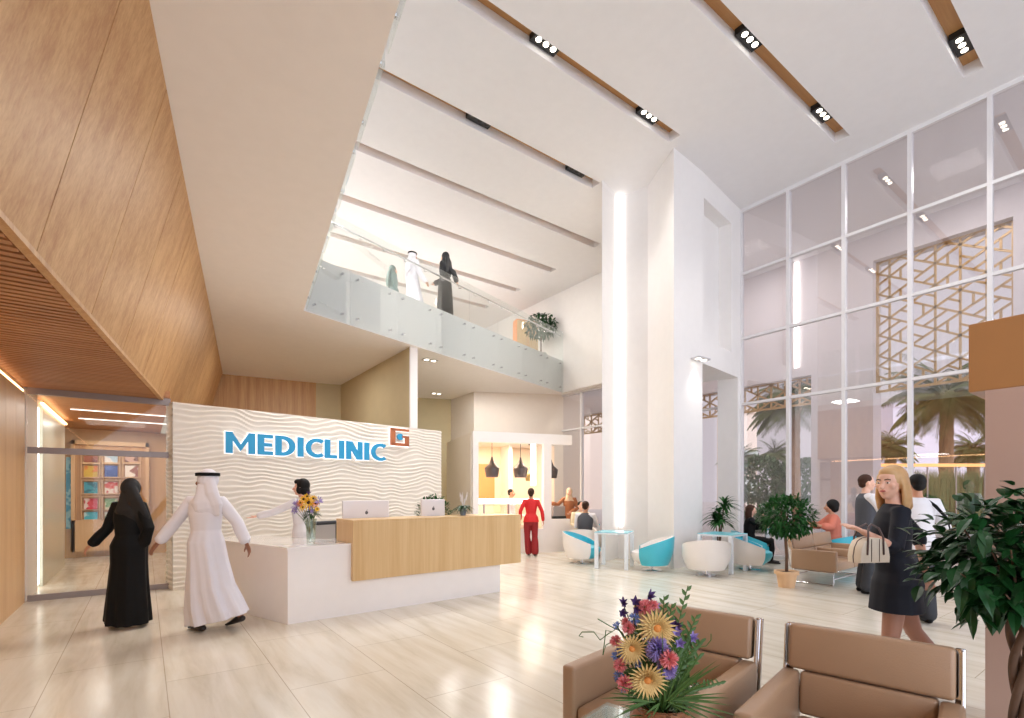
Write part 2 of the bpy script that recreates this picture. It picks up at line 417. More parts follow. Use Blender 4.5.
# timber bulkhead: leaning face made of panels
def bh(d, t): # t 0 bottom .. 1 top
    n = -1.19 + 0.58 * t; return LD(nb(n, d), d, ZB + (ZS - ZB) * t)
seams = [-1.0, -0.1, 1.0, 2.1, 3.2, 4.33, 5.42, 6.5, 7.6, 8.7, 9.8, 10.9, 12.0, 13.1, 14.6]
nrm = (bh(5, 1) - bh(5, 0)).cross(bh(6, 0) - bh(5, 0)).normalized()
if nrm.dot(RT) < 0: nrm = -nrm
bk = MB()
a0, a1, b0, b1 = bh(-1, 0), bh(14.6, 0), bh(-1, 1), bh(14.6, 1); off = nrm * -0.03
bk.add([a0+off, a1+off, b1+off, b0+off, a0+off*6, a1+off*6, b1+off*6, b0+off*6], [(0,1,2,3),(7,6,5,4),(0,4,5,1),(1,5,6,2),(2,6,7,3),(3,7,4,0)])
struct('wall_bulkhead', bk, M['dark'])
pn = MB()
for i in range(len(seams) - 1):
    s0, s1 = seams[i] + 0.006, seams[i+1] - 0.006
    q = [bh(s0, 0), bh(s1, 0), bh(s1, 1), bh(s0, 1)]; q2 = [p + nrm * -0.03 for p in q]
    pn.add(q + q2, [(0,1,2,3),(7,6,5,4),(0,4,5,1),(1,5,6,2),(2,6,7,3),(3,7,4,0)])
# rotate into a frame where the grain runs up the panels: the object's own axes follow the face
def framed(name, mb, m, origin, ang):
    R = Matrix.Translation(origin) @ Matrix.Rotation(ang, 4, 'Z'); Ri = R.inverted()
    mb.xform(Ri); o = struct(name, mb, m); o.matrix_world = R; return o
bang = radians(YAW) + radians(27.9) + pi/2
framed('wall_bulkhead_panels', pn, M['oakv'], bh(0, 0), bang)
lip = MB(); p, q = bh(-1, 0), bh(8.6, 0); lip.bar(p + Vector((0,0,-0.015)) + nrm*-0.02, q + Vector((0,0,-0.015)) + nrm*-0.02, 0.06, 0.04)
framed('trim_bulkhead', lip, M['oakv'], bh(0, 0), bang)

# slatted timber ceiling left of the bulkhead
XL = -1.37
sl = MB(); dk = []
def bx(Yv):       # X of the bulkhead's lower line at this Y
    # lat = (-1.19-.469 d)/.883, with X = .8059 lat + .592 d, Y = -.592 lat + .8059 d
    k = (-1.19 / 0.883, -0.469 / 0.883)
    d = (Yv + 0.592 * k[0]) / (0.8059 - 0.592 * k[1]); lat = k[0] + k[1] * d
    return 0.8059 * lat + 0.592 * d
Yv = 0.2
while Yv < 9.8:
    x1 = bx(Yv) - 0.06
    if x1 > XL + 0.1: sl.box((XL - 0.1, Yv, ZB - 0.02), (x1, Yv + 0.062, ZB + 0.05))
    Yv += 0.1
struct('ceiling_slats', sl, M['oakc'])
pl = [(XL - 0.3, -1), (bx(-1) - 0.05, -1), (bx(9.8) - 0.05, 9.8), (XL - 0.3, 9.8)]
pb = MB(); pb.prism([(XL - 0.12, 0), (bx(0) - 0.08, 0), (bx(9.8) - 0.08, 9.8), (XL - 0.12, 9.8)] if bx(9.8) > XL else [(XL-0.12, 0), (bx(0)-0.08, 0), (XL, 9.8)], ZB + 0.06, ZB + 0.12)
struct('ceiling_backing', pb, M['dark'])
# left timber wall with cove light
lw = MB(); lw.box((XL - 0.35, -2, 0), (XL - 0.02, 9.9, 3.5))
struct('wall_left', lw, M['oakb'])
lw = MB(); Yv = -1.0
while Yv < 9.25:
    lw.box((XL - 0.03, Yv, 0), (XL, Yv + 0.595, 2.96)); Yv += 0.6
struct('wall_left_panels', lw, M['oakb'])
o = thing('cove_light', 'warm strip of light along the top of the left timber wall', 'light', (XL - 0.06, 4, 2.99))
MB().box((-0.02, -4.5, 0), (0.05, 5.8, 0.02)).build('light_strip', M['ledwarm'], o)

# timber and olive back walls above the sign wall
w0 = at(222, 14.7); w1 = at(316, 15.9); w2 = at(339.5, 16.17)
def vwall(name, p, q, z0, z1, m, th=0.15):
    d = (q - p).normalized(); n = Vector((-d.y, d.x, 0)) * th
    ang = atan2(d.y, d.x); mb = MB().prism([(p.x, p.y), (q.x, q.y), ((q+n).x, (q+n).y), ((p+n).x, (p+n).y)], z0, z1)
    return framed(name, mb, m, Vector((p.x, p.y, 0)), ang)
vwall('wall_back_timber', w0 - (w1-w0).normalized()*0.3, w1, 0, ZS, M['oakv'])
vwall('wall_back_olive', w1, w2 + Vector((0.05, 0, 0)), 0, ZS, M['olive'])
struct('wall_olive', MB().box((5.12, 11.12, 0), (5.29, 16.6, ZS)), M['olive'])
struct('trim_olive_end', MB().box((5.11, 11.06, 0), (5.30, 11.12, ZS)), M['white'])
# back wall behind, right of the olive wall
g0 = at(405, 18.3); g1 = at(451, 18.7); g2 = at(474, 17.3); g3 = at(580, 17.9)
vwall('wall_back_olive', g0, g1, 0, ZS, M['olive'])
vwall('wall_back_beige', g1, g2, 0, ZS, M['beige'])
vwall('wall_back_beige', g2, g3, 0, ZS, M['beige'])

# corridor behind the glass partition
YP = 9.86
struct('wall_corridor_left', MB().box((XL - 0.3, YP, 0), (XL, 10.85, 3.1)), M['white'])
struct('wall_corridor_left', MB().box((XL - 0.3, 11.35, 0), (XL, 14.2, 3.1)), M['frost'])
struct('wall_corridor_left', MB().box((XL - 0.3, 10.85, 0), (XL - 0.1, 11.35, 3.1)), M['white'])
o = thing('corridor_light', 'white vertical light panel on the corridor wall beyond the glass', 'light', (XL - 0.06, 10.95, 0))
MB().box((-0.03, 0, 0.05), (0.03, 0.3, 2.95)).build('light_panel', M['led'], o)
struct('wall_corridor_left', MB().box((XL - 0.9, 14.2, 0), (XL - 0.6, 15.9, 3.1)), M['frost'])
struct('wall_corridor_back', MB().box((-2.6, 15.9, 0), (0.6, 16.1, 3.1)), M['oakb'])
struct('wall_corridor_right', MB().box((0.47, 10.6, 0), (0.6, 15.9, 3.1)), M['oakb'])
cc = MB(); cc.box((XL - 0.9, YP, ZB + 0.02), (0.33, 15.9, ZB + 0.12))
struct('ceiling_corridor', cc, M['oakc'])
for k, yy in enumerate((12.2, 13.6)):
    o = thing('ceiling_light_line', ['nearer', 'farther'][k] + ' thin light line across the corridor timber ceiling', 'light', (0.1, yy, ZB + 0.005))
    MB().box((-1.2, -0.007, -0.002), (0.36, 0.007, 0.01)).build('light_strip', M['led'], o)
o = thing('corridor_cove_light', 'warm cove light over the frosted corridor panel', 'light', (XL, 12.6, 3.0))
MB().box((0.0, -1.5, 0.0), (0.04, 1.6, 0.03)).build('light_strip', M['ledwarm'], o)

# glass partition across the corridor
gp = thing('glass_partition', 'clear glass partition with grey rails across the corridor mouth', 'glass partition', (0, YP, 0))
xa, xb = XL + 0.02, 0.34
for a, b in ((xa, -0.5), (-0.49, xb)): MB().box((a, -0.006, 0.08), (b, 0.006, 2.12)).build('glass_pane', M['gdoor'], gp)
MB().box((xa, -0.006, 2.2), (xb, 0.006, 2.98)).build('glass_pane', M['gdoor'], gp)
MB().box((xa, -0.03, 0.0), (xb, 0.03, 0.085)).build('bottom_rail', M['grey'], gp)
MB().box((xa, -0.03, 2.12), (xb, 0.03, 2.21)).build('transom', M['grey'], gp)
MB().box((xa, -0.03, 2.97), (xb, 0.03, ZB)).build('top_rail', M['grey'], gp)

# wavy plaster sign wall
SA = LD(-5.39, 7.94); SB = LD(-1.66, 11.72); SD = (SB - SA).normalized(); SN = Vector((SD.y, -SD.x, 0)); SL = (SB - SA).length; SZ = 3.0
def wave(u, z):
    ph = z / 0.078 + 1.3 * noise.noise(Vector((u * 1.4, z * 1.0, 0))) + 0.40 * sin(u * 3.4 + z * 1.8) + 0.8 * noise.noise(Vector((u * 2.8, z * 2.6, 5)))
    f = ph - math.floor(ph)
    r = (f / 0.72) if f < 0.72 else (1 - (f - 0.72) / 0.28)
    r = r * r * (3 - 2 * r)
    amp = 0.65 + 0.6 * noise.noise(Vector((u * 1.7, z * 2.5, 9)))
    return 0.018 * r * max(0.15, amp)
def wavy(mb, P0, D, N, L, Z, nu, nz):
    base = len(mb.v); vs = []; fs = []
    for i in range(nu + 1):
        for k in range(nz + 1):
            u = L * i / nu; z = Z * k / nz; vs.append(P0 + D * u + Vector((0, 0, z)) + N * wave(u + P0.x * 3, z))
    for i in range(nu):
        for k in range(nz):
            a = i * (nz + 1) + k; fs.append((a, a + nz + 1, a + nz + 2, a + 1))
    mb.add(vs, fs)
sw = MB(); wavy(sw, SA, SD, SN, SL, SZ, 130, 300); wavy(sw, SA - SN * 0.42, SN, -SD, 0.42, SZ, 10, 300)
sw.prism([(p.x, p.y) for p in (SA - SN*0.42 + SD*0.005, SA + SD*0.005, SB, SB - SN*0.42)], 0, SZ)
o = struct('wall_sign', sw, M['plaster'], fix=False)

# ---------------------------------------------------------------- lettering
def letter_polys(c, g=0.0):
    """strokes of a bold sans capital in a unit-high box, each grown by g; returns (polygons, width)"""
    t = 0.245; P = []
    R = lambda x0, y0, x1, y1: P.append([(x0-g, y0-g), (x1+g, y0-g), (x1+g, y1+g), (x0-g, y1+g)])
    if c == 'M':
        w = 1.05; R(0, 0, t, 1); R(w-t, 0, w, 1)
        P.append([(t-0.02, 1+g), (w/2, 0.42+g), (w/2, 0.12-g), (t-0.02, 0.66-g)]); P.append([(w-t+0.02, 1+g), (w-t+0.02, 0.66-g), (w/2, 0.12-g), (w/2, 0.42+g)])
    elif c == 'E': w = 0.58; R(0, 0, t, 1); R(0, 0, w, 0.18); R(0, 0.82, w, 1); R(0, 0.41, w*0.93, 0.585)
    elif c == 'I': w = t; R(0, 0, t, 1)
    elif c == 'L': w = 0.56; R(0, 0, t, 1); R(0, 0, w, 0.18)
    elif c == 'N':
        w = 0.80; R(0, 0, t*0.95, 1); R(w-t*0.95, 0, w, 1); P.append([(0-g*0, 1+g), (t*1.15+g, 1+g), (w, 0-g), (w-t*1.15-g, 0-g)])
    elif c in 'DC':
        w = 0.80 if c == 'D' else 0.74; n = 18
        if c == 'D': a0, a1, cx, ro, ri, yo, yi = -pi/2, pi/2, 0.28, w-0.28, w-0.28-t, 0.5, 0.32; R(0, 0, t, 1); R(0, 0, 0.3, 0.18); R(0, 0.82, 0.3, 1)
        else: a0, a1, cx, ro, ri, yo, yi = radians(52), radians(308), 0.50, 0.50, 0.28, 0.51, 0.32
        for i in range(n):
            u, v = a0 + (a1-a0)*i/n, a0 + (a1-a0)*(i+1)/n
            f = lambda a, rx, ry: (cx + rx*cos(a), 0.5 + ry*sin(a))
            P.append([f(u, ro+g, yo+g), f(v, ro+g, yo+g), f(v, ri-g, yi-g), f(u, ri-g, yi-g)])
    return P, w
def letter_mb(c, g, x, kx, z0, kz, y0, y1):
    P, w = letter_polys(c, g); mb = MB()
    for k, poly in enumerate(P):
        n = len(poly); e = 0.0002 * (k % 5)
        vs = [(x + a*kx, y0 - e, z0 + b*kz) for a, b in poly] + [(x + a*kx, y1, z0 + b*kz) for a, b in poly]
        mb.add(vs, [tuple(range(n)), tuple(range(n, 2*n))[::-1]] + [(i, i+n, (i+1)%n+n, (i+1)%n) for i in range(n)])
    return mb
def sign_point(px):   # distance along the sign wall seen at column px
    t = (px - CX) / FPX; # solve lat(s) = t d(s)
    la, da = -5.39, 7.94; dl, dd = (-1.66 + 5.39) / SL, (11.72 - 7.94) / SL
    return (t * da - la) / (dl - t * dd)
def sign_z(px, py):
    s = sign_point(px); d = 7.94 + (11.72 - 7.94) / SL * s; return CAMZ + (HY - py) * d / FPX
sgn = thing('wall_sign_lettering', 'blue backlit clinic name lettering on the wavy plaster wall', 'sign', SA + SN * 0.045, atan2(SD.y, SD.x))
s0, s1 = sign_point(224.5), sign_point(383.5); zb = (sign_z(224.7, 453) + sign_z(383.3, 461.2)) / 2; zt = (sign_z(224.7, 432) + sign_z(383.3, 443.9)) / 2
word = 'MEDICLINIC'; gap = 0.095
tot = sum(letter_polys(c)[1] for c in word) + gap * (len(word) - 1); kx = (s1 - s0) / tot; kz = zt - zb; x = s0
for c in word:
    lt = letter_mb(c, 0.0, x, kx, zb, kz, -0.03, 0.0).build('letter', M['signb'], sgn)
    letter_mb(c, 0.032, x, kx, zb, kz, 0.010, 0.02).build('letter_halo', M['signh'], lt)
    x += (letter_polys(c)[1] + gap) * kx
e0, e1 = sign_point(388.5), sign_point(407.5); ez0, ez1 = sign_z(398, 446.5), sign_z(398, 428.5)
emb = thing('emblem', 'copper square spiral emblem with a blue dot beside the lettering', 'emblem', SA + SN * 0.045, atan2(SD.y, SD.x))
def U(a): return e0 + (e1 - e0) * a
def V(a): return ez0 + (ez1 - ez0) * a
def embl(g, y0, y1):
    mb = MB()
    for (a, b, c, d) in ((0.02, 0.26, 0.03, 0.97), (0.02, 0.98, 0.84, 0.98), (0.1, 0.98, 0.02, 0.18), (0.78, 0.98, 0.02, 0.58), (0.6, 0.98, 0.47, 0.60)):
        mb.box((U(a) - g, y0, V(c) - g), (U(b) + g, y1, V(d) + g))
    return mb
embl(0, -0.035, 0.0).build('square_outline', M['signc'], emb)
embl(0.012, 0.008, 0.014).build('outline_halo', M['signh'], emb)
d_ = MB(); d_.tube([(0, 0.0, 0), (0, -0.035, 0)], (e1 - e0) * 0.15, seg=20, rnd=False); d_.xform(Matrix.Translation((U(0.52), 0, V(0.52)))); d_.build('blue_dot', M['signb'], emb)

# ---------------------------------------------------------------- gallery balustrade
def gal(s, z, off=0.0):
    n = Vector((Cdir.y, -Cdir.x, 0)); return C1 + Cdir * s + n * off + Vector((0, 0, z))
gb = thing('glass_balustrade', 'long frameless glass balustrade with handrail along the gallery edge', 'balustrade', (C1.x, C1.y, ZS), atan2(Cdir.y, Cdir.x))
edges = [0, 1.0, 2.25, 3.5, 4.75, 6.0, 7.25, 8.5, 9.72]
for i in range(len(edges) - 1):
    a, b = edges[i] + 0.008, edges[i+1] - 0.008
    g = MB().box((a, -0.075, -0.0), (b, -0.06, ZR - ZS)).build('glass_panel', M['gbal'], gb)
    for u in (a + 0.18, b - 0.18):
        for z in (0.16, ZF - ZS - 0.14): MB().tube([(u, -0.095, z), (u, 0.0, z)], 0.022, seg=8, rnd=False).build('fixing', M['chrome'], g)
    for u in (a + 0.3, b - 0.3): MB().tube([(u, -0.06, ZR - ZS - 0.22), (u, 0.03, ZR - ZS - 0.2), (u, 0.03, ZR - ZS - 0.12)], 0.01, seg=6).build('bracket', M['chrome'], g)
MB().tube([(0, 0.03, ZR - ZS - 0.12), (9.7, 0.03, ZR - ZS - 0.12)], 0.022, seg=8).build('handrail', M['chrome'], gb)
# balustrade along the near edge of the slab
Ed = (E0 - C1).normalized()
gb2 = thing('glass_balustrade', 'glass balustrade edge above the white soffit, running towards the viewer', 'balustrade', (C1.x, C1.y, ZS), atan2(Ed.y, Ed.x))
for i in range(7):
    a, b = i * 1.25 + 0.12, (i + 1) * 1.25
    g = MB().box((a, 0.03, 0.0), (b, 0.042, ZR - ZS)).build('glass_panel', M['gbal'], gb2)
    for u in (a + 0.18, b - 0.18):
        for z in (0.16, 0.95): MB().tube([(u, 0.0, z), (u, 0.05, z)], 0.022, seg=8, rnd=False).build('fixing', M['chrome'], g)

# ---------------------------------------------------------------- curtain wall
XG = 12.0; ys = [6.67 - 1.14 * i for i in range(0, 9)]; zs = [0.0, 2.14, 3.76, 5.39, 6.99, ZC]
cwf = MB()
for yv in ys: cwf.box((XG - 0.055, yv - 0.035, 0.0), (XG + 0.065, yv + 0.035, ZC - 0.081))
cwf.box((XG - 0.05, ys[-1], ZC - 0.08), (XG + 0.07, ys[0], ZC)); cwf.box((XG - 0.05, ys[-1], 0), (XG + 0.07, ys[0], 0.08))
for z in (3.76, 5.39, 6.99): cwf.box((XG - 0.04, ys[-1], z - 0.03), (XG + 0.06, ys[0], z + 0.03))
fr = struct('window_1', cwf, M['mull'])
pn = MB()
for i in range(len(ys) - 1): pn.box((XG + 0.004, ys[i+1] + 0.036, 0.05), (XG + 0.012, ys[i] - 0.036, ZC - 0.05))
p_ = pn.build('window_pane', M['gcw'], fr)
cwf = MB(); ys2 = [8.9 + 1.14 * i for i in range(0, 9)]
for yv in ys2: cwf.box((XG - 0.055, yv - 0.035, 0), (XG + 0.065, yv + 0.035, ZS - 0.081))
cwf.box((XG - 0.05, 7.2, ZS - 0.08), (XG + 0.07, ys2[-1], ZS)); cwf.box((XG - 0.04, 7.2, 3.73), (XG + 0.06, ys2[-1], 3.79)); cwf.box((XG - 0.05, 7.2, 0), (XG + 0.07, ys2[-1], 0.08))
fr2 = struct('window_2', cwf, M['mull'])
MB().box((XG + 0.004, 7.2, 0.05), (XG + 0.012, ys2[-1], ZS - 0.05)).build('window_pane', M['gcw'], fr2)
struct('wall_over_glazing', MB().box((11.96, 6.7, ZS), (12.1, 9.2, ZC)), M['white'])
for yv in (7.75,):
    pass

# ---------------------------------------------------------------- exterior screen wall with openings
XE = 16.0; ew = MB()
ew.box((XE, -3, 7.88), (XE + 0.6, 26, ZC))
ew.box((XE, 5.16, 0), (XE + 0.6, 6.73, 7.88)); ew.box((XE, 1.2, 0), (XE + 0.6, 2.43, 7.88)); ew.box((XE, -3, 0), (XE + 0.6, -1.2, 7.88))
ew.box((XE, 6.73, 5.07), (XE + 0.6, 26, 7.88)); ew.box((XE, 11.4, 0), (XE + 0.6, 12.6, 5.07)); ew.box((XE, 18.5, 0), (XE + 0.6, 26, 5.07))
struct('wall_exterior', ew, M['ext'])
o = thing('facade_strip', 'white vertical glowing strip on the outside wall behind the glazing', 'light', (XE - 0.06, 7.12, 5.35))
MB().box((-0.02, -0.06, 0), (0.03, 0.06, ZC - 5.4)).build('light_strip', M['led'], o)  # glowing strip set on the outer wall
def lattice(name, label, y0, y1, z0, z1, a=0.56):
    t = thing(name, label, 'lattice screen', (XE + 0.25, y0, z0)); rnd = random.Random(5)
    L, H = y1 - y0, z1 - z0
    fr = MB(); w_ = 0.06
    fr.bar((0, 0, 0), (0, L, 0), w_, w_); fr.bar((0, 0, H), (0, L, H), w_, w_); fr.bar((0, 0.03, 0), (0, 0.03, H), w_, w_); fr.bar((0, L-0.03, 0), (0, L-0.03, H), w_, w_)
    fr.build('border', M['lattice'], t)
    hx = a * 0.866; segs = []
    nx = int(L / hx) + 2; nz = int(H / a) + 3
    P = lambda i, j: Vector((0, i * hx, (j + (0.5 if i % 2 else 0)) * a))
    for i in range(-1, nx):
        for j in range(-2, nz):
            p = P(i, j); up = P(i, j + 1); o_ = 1 if i % 2 else 0; ur = P(i + 1, j + o_); dr = P(i + 1, j + o_ - 1)
            q_, r_ = i, j - (i - (i % 2)) // 2
            nbh = [up, ur, dr, P(i, j - 1), P(i - 1, j + o_ - 1), P(i - 1, j + o_)]
            C_ = (q_ - r_) % 3 == 0
            segs += [(p, ur), (p, dr)]
            segs.append((p, up))
            if C_ and (q_ % 2 == 0):
                for k in range(6):
                    m1 = (p + nbh[k]) / 2; m2 = (nbh[k] + nbh[(k+1) % 6]) / 2; segs.append((m1, m2))
            elif C_:
                for k in range(0, 6, 2): segs.append(((p + nbh[k]) / 2, (p + nbh[(k+1) % 6]) / 2))
    def clip(p, q):
        t0, t1 = 0.0, 1.0
        for ax, lo, hi in ((1, 0.0, L), (2, 0.0, H)):
            d = q[ax] - p[ax]
            if abs(d) < 1e-9:
                if p[ax] < lo - 1e-6 or p[ax] > hi + 1e-6: return None
                continue
            ta, tb = (lo - p[ax]) / d, (hi - p[ax]) / d
            if ta > tb: ta, tb = tb, ta
            t0, t1 = max(t0, ta), min(t1, tb)
        return (p + (q - p) * t0, p + (q - p) * t1) if t1 - t0 > 0.02 else None
    mb = MB()
    for p, q in segs:
        c = clip(p, q)
        if c: mb.bar(c[0], c[1], 0.05, 0.045, up=(1, 0, 0))
    mb.build('screen_bars', M['lattice'], t)
lattice('lattice_screen', 'tall gold geometric lattice screen outside the right of the glazing', 2.43, 5.16, 4.33, 7.88)
lattice('lattice_screen', 'low gold lattice band behind the palm, left end of the glazing', 6.73, 11.4, 4.26, 5.07, 0.5)
lattice('lattice_screen', 'small gold lattice seen left of the big column', 12.6, 18.5, 4.26, 5.07, 0.5)

# portal at the right edge
struct('pillar_right', MB().box((4.3, -0.6, 0), (4.75, 0.78, 2.2)), M['pinkw'])
o = thing('bronze_lintel', 'bronze box lintel on top of the taupe pillar at the right edge', 'lintel', (4.3, -0.6, 2.2))
MB().rbox((0, 0, 0), (0.5, 1.46, 0.44), 0.006, 2).build('lintel_box', M['bronze'], o)

# camera, world, light
cam = bpy.data.cameras.new('camera'); co = bpy.data.objects.new('camera', cam); COL.objects.link(co)
cam.sensor_width = 36; cam.lens = 36 * FPX / 1024; cam.shift_y = (HY - 359) / 1024; cam.shift_x = 0; cam.clip_start = 0.05; cam.clip_end = 300
co.location = (0, 0, CAMZ); co.rotation_euler = (pi/2, 0, radians(YAW)); SC.camera = co
wd = bpy.data.worlds.new('sky'); SC.world = wd; wd.use_nodes = True; nt = wd.node_tree
bg = nt.nodes['Background']; bg.inputs[1].default_value = 1.0
tc = nt.nodes.new('ShaderNodeTexCoord'); dp = nt.nodes.new('ShaderNodeVectorMath'); dp.operation = 'DOT_PRODUCT'
dp.inputs[1].default_value = Vector((-0.62, -0.74, 0.26)).normalized()
mr = nt.nodes.new('ShaderNodeMapRange'); mr.interpolation_type = 'SMOOTHSTEP'
mr.inputs['From Min'].default_value = 0.1; mr.inputs['From Max'].default_value = 0.9; mr.inputs['To Min'].default_value = 0.0; mr.inputs['To Max'].default_value = 1.0
mxw = nt.nodes.new('ShaderNodeMix'); mxw.data_type = 'RGBA'; mxw.inputs[6].default_value = (0.74, 0.68, 0.73, 1); mxw.inputs[7].default_value = (2.6, 2.8, 3.2, 1)  # sky made brighter behind the camera to fill the room with light
nt.links.new(tc.outputs['Generated'], dp.inputs[0]); nt.links.new(dp.outputs['Value'], mr.inputs[0]); nt.links.new(mr.outputs[0], mxw.inputs[0]); nt.links.new(mxw.outputs[2], bg.inputs[0])
WS = bg
SC.view_settings.view_transform = 'Standard'; SC.view_settings.look = 'None'; SC.view_settings.gamma = 1; SC.view_settings.exposure = 0.0
SC.view_settings.use_curve_mapping = False
try: SC.display_settings.display_device = 'sRGB'
except Exception: pass
SC.cycles.max_bounces = 12; SC.cycles.diffuse_bounces = 6; SC.cycles.transparent_max_bounces = 16; SC.cycles.use_denoising = True
SC.cycles.sample_clamp_indirect = 6.0; SC.cycles.caustics_reflective = False; SC.cycles.caustics_refractive = False
def area(name, loc, size, energy, col=(1, 0.97, 0.93), rot=(0, 0, 0), sy=None):
    l = bpy.data.lights.new(name, 'AREA'); l.energy = energy; l.color = col; l.size = size
    if sy: l.shape = 'RECTANGLE'; l.size_y = sy
    o = bpy.data.objects.new(name, l); COL.objects.link(o); o.location = loc; o.rotation_euler = rot; return o
def spot(name, loc, energy, angle=100, col=(1, 0.97, 0.93), blend=0.8, rot=(0, 0, 0)):
    l = bpy.data.lights.new(name, 'SPOT'); l.energy = energy; l.color = col; l.spot_size = radians(angle); l.spot_blend = blend; l.shadow_soft_size = 0.15
    o = bpy.data.objects.new(name, l); COL.objects.link(o); o.location = loc; o.rotation_euler = rot; return o

# triple downlights in the slots
def ceil_pt(px, py):
    d = (ZC - CAMZ) * FPX / (HY - py); return at(px, d, ZC)
dls = [(750, 40, 2, 'farther from the column, fourth slot'), ]
dl = thing('triple_downlight', 'black triple downlight in the middle of the second timber slot from the right', 'downlight', (0, 0, 0), 0, 'triple downlights in the ceiling slots')
MB().box((-0.25, -0.11, 0.1), (0.25, 0.11, 0.2)).build('housing', M['black'], dl)
for k in (-1, 0, 1):
    mb = MB(); mb.tube([(k*0.15, 0, 0.092), (k*0.15, 0, 0.11)], 0.047, seg=16, rnd=False)
    mb.build('lens', M['lamp'], dl)
DL = [((750, 40), 'black triple downlight halfway along the wide timber slot right of the column'),
      ((823, 106), 'black triple downlight at the far end of the timber slot right of the column'),
      ((962, 26), 'black triple downlight in the short timber slot at the top right corner'),
      ((546, 50), 'black triple downlight mid-way on the timber slot that ends at the column'),
      ((649, 116), 'black triple downlight beside the top of the big column'),
      ((480, 124), 'dark downlight in the middle of the slot left of the column top'),
      ((577, 171), 'dark downlight close to the column, on the slot left of it')]
dim = []; rowY = {0: 4.13, 1: 4.13, 2: 2.18, 3: 6.10, 4: 6.10, 5: 8.1, 6: 8.1}
for i, ((px, py), lb) in enumerate(DL):
    t_ = (px - CX)/FPX; d_ = rowY[i]/(0.8059 - 0.592*t_); p = Vector((0.8059*t_*d_ + 0.592*d_, rowY[i], ZC)); r = dl if i == 0 else dup(dl, lb)
    r['label'] = lb; r.location = (p.x, rowY[i], ZC)
    if i >= 5: dim.append(r)
    spot('downlight_lamp', (p.x, rowY[i], ZC - 0.02), 160, 110)
for r_ in dim:                 # the two lamps in this slot are shielded from view: their lenses show dark
    for c_ in r_.children:
        if c_.name.startswith('lens'):
            c_.data = c_.data.copy(); c_.data.materials[0] = M['lampoff']
# round recessed downlights in soffits
def soff(px, py, z): return at(px, (z - CAMZ) * FPX / (HY - py), z)
rd = thing('soffit_downlight', 'x', 'downlight', (0, 0, 0), 0, 'small recessed soffit downlights')
MB().box((-0.2, -0.1, -0.012), (0.2, 0.1, 0.02)).build('housing', M['alu'], rd)
for k in (-1, 1): MB().tube([(k*0.1, 0, -0.016), (k*0.1, 0, 0)], 0.06, seg=16, rnd=False).build('lens', M['lamp'], rd)
RDL = [((430, 360), ZS, 'twin soffit downlight right of the olive wall top, the nearer one'), ((436.5, 393.5), ZS, 'twin soffit downlight above the olive back panel, the farther one'),
       ((701, 359), 4.4, 'small downlight in the soffit of the opening right of the big column')]
for i, ((px, py), z, lb) in enumerate(RDL):
    p = soff(px, py, z); r = rd if i == 0 else dup(rd, lb); r['label'] = lb; r.location = p
    spot('downlight_lamp', (p.x, p.y, z - 0.03), 60, 95)

# long area lights added at slot height to brighten the gallery
for (x, y, e) in ((4.5, 10.05, 500), (8, 10.05, 500), (4.5, 13.9, 500), (8, 13.9, 500), (1.0, 13.9, 400), (3, 16.5, 400)):
    area('slot_fill', (x, y, ZC - 0.01), 1.6, e * 0.22, (1, 0.97, 0.92), sy=0.24)

for (px, d, e, sz) in ((345, 7.8, 46, 0.7), (400, 9.6, 40, 0.7), (300, 12.6, 60, 0.7), (500, 15.5, 65, 0.5), (450, 16.3, 24, 0.4)):
    p = at(px, d); area('soffit_fill', (p.x, p.y, ZS - 0.02), sz, e, (1, 0.97, 0.93))  # unseen area lights added below the soffit to lift desk and back walls
for (x, y, e) in ((14.0, 3.0, 80), (14.0, 7.5, 80), (14.0, 13.0, 90)): area('porch_fill', (x, y, ZC - 0.02), 0.8, e, (1, 0.97, 0.96))  # added fill under the porch roof, lightens the outside wall
area('corridor_fill', (-0.4, 12.0, ZB - 0.03), 1.2, 26, (1, 0.95, 0.88)); area('corridor_fill', (-0.4, 14.6, ZB - 0.03), 1.2, 26, (1, 0.95, 0.88))  # unseen fill added to brighten the corridor and its rack
area('entry_area', (-0.5, 6.0, ZB - 0.04), 1.0, 14, (1, 0.95, 0.88))  # bare area light below the slats, without a fixture
# ================================================================ reception desk
DA = LD(-2.64, 5.885); DB = LD(-0.187, 7.86); DD = (DB - DA).normalized(); DN = Vector((-DD.y, DD.x, 0)); DL = (DB - DA).length
dang = atan2(DD.y, DD.x)
desk = thing('reception_desk', 'white and oak L-shaped reception desk in front of the wavy wall', 'reception desk', DA, dang)
sd = Vector((-0.324, 0.944, 0)).normalized(); Ri = Matrix.Rotation(-dang, 4, 'Z'); sl_ = Ri @ sd       # direction of the wing in desk axes
HZ = 0.91
def P2(v): return (v.x, v.y)
o_ = Vector((0, 0, 0)); wl = 2.0; inner = Vector((0.62, 0, 0))
wing = [o_, Vector((0.62, 0, 0)), Vector((0.62, 0.55, 0)), sl_*wl + Vector((0.6, 0.1, 0)), sl_*wl]
MB().prism([P2(v) for v in (o_, Vector((DL, 0, 0)), Vector((DL, 0.5, 0)), Vector((0.6, 0.5, 0)), sl_*wl + Vector((0.55, 0.12, 0)), sl_*wl)], 0.0, HZ - 0.035).build('base', M['deskw'], desk)
e = 0.012
MB().prism([P2(v) for v in (Vector((-e, -e, 0)), Vector((DL, -e, 0)), Vector((DL, 0.75, 0)), Vector((0.72, 0.75, 0)), sl_*wl + Vector((0.7, 0.14, 0)), sl_*wl + Vector((-e, 0.01, 0)))], HZ - 0.034, HZ).build('worktop', M['deskw'], desk)
W0 = LD(-2.003, 6.30); W1 = LD(0.14, 8.02); wv = Ri @ (W0 - DA); wv1 = Ri @ (W1 - DA)
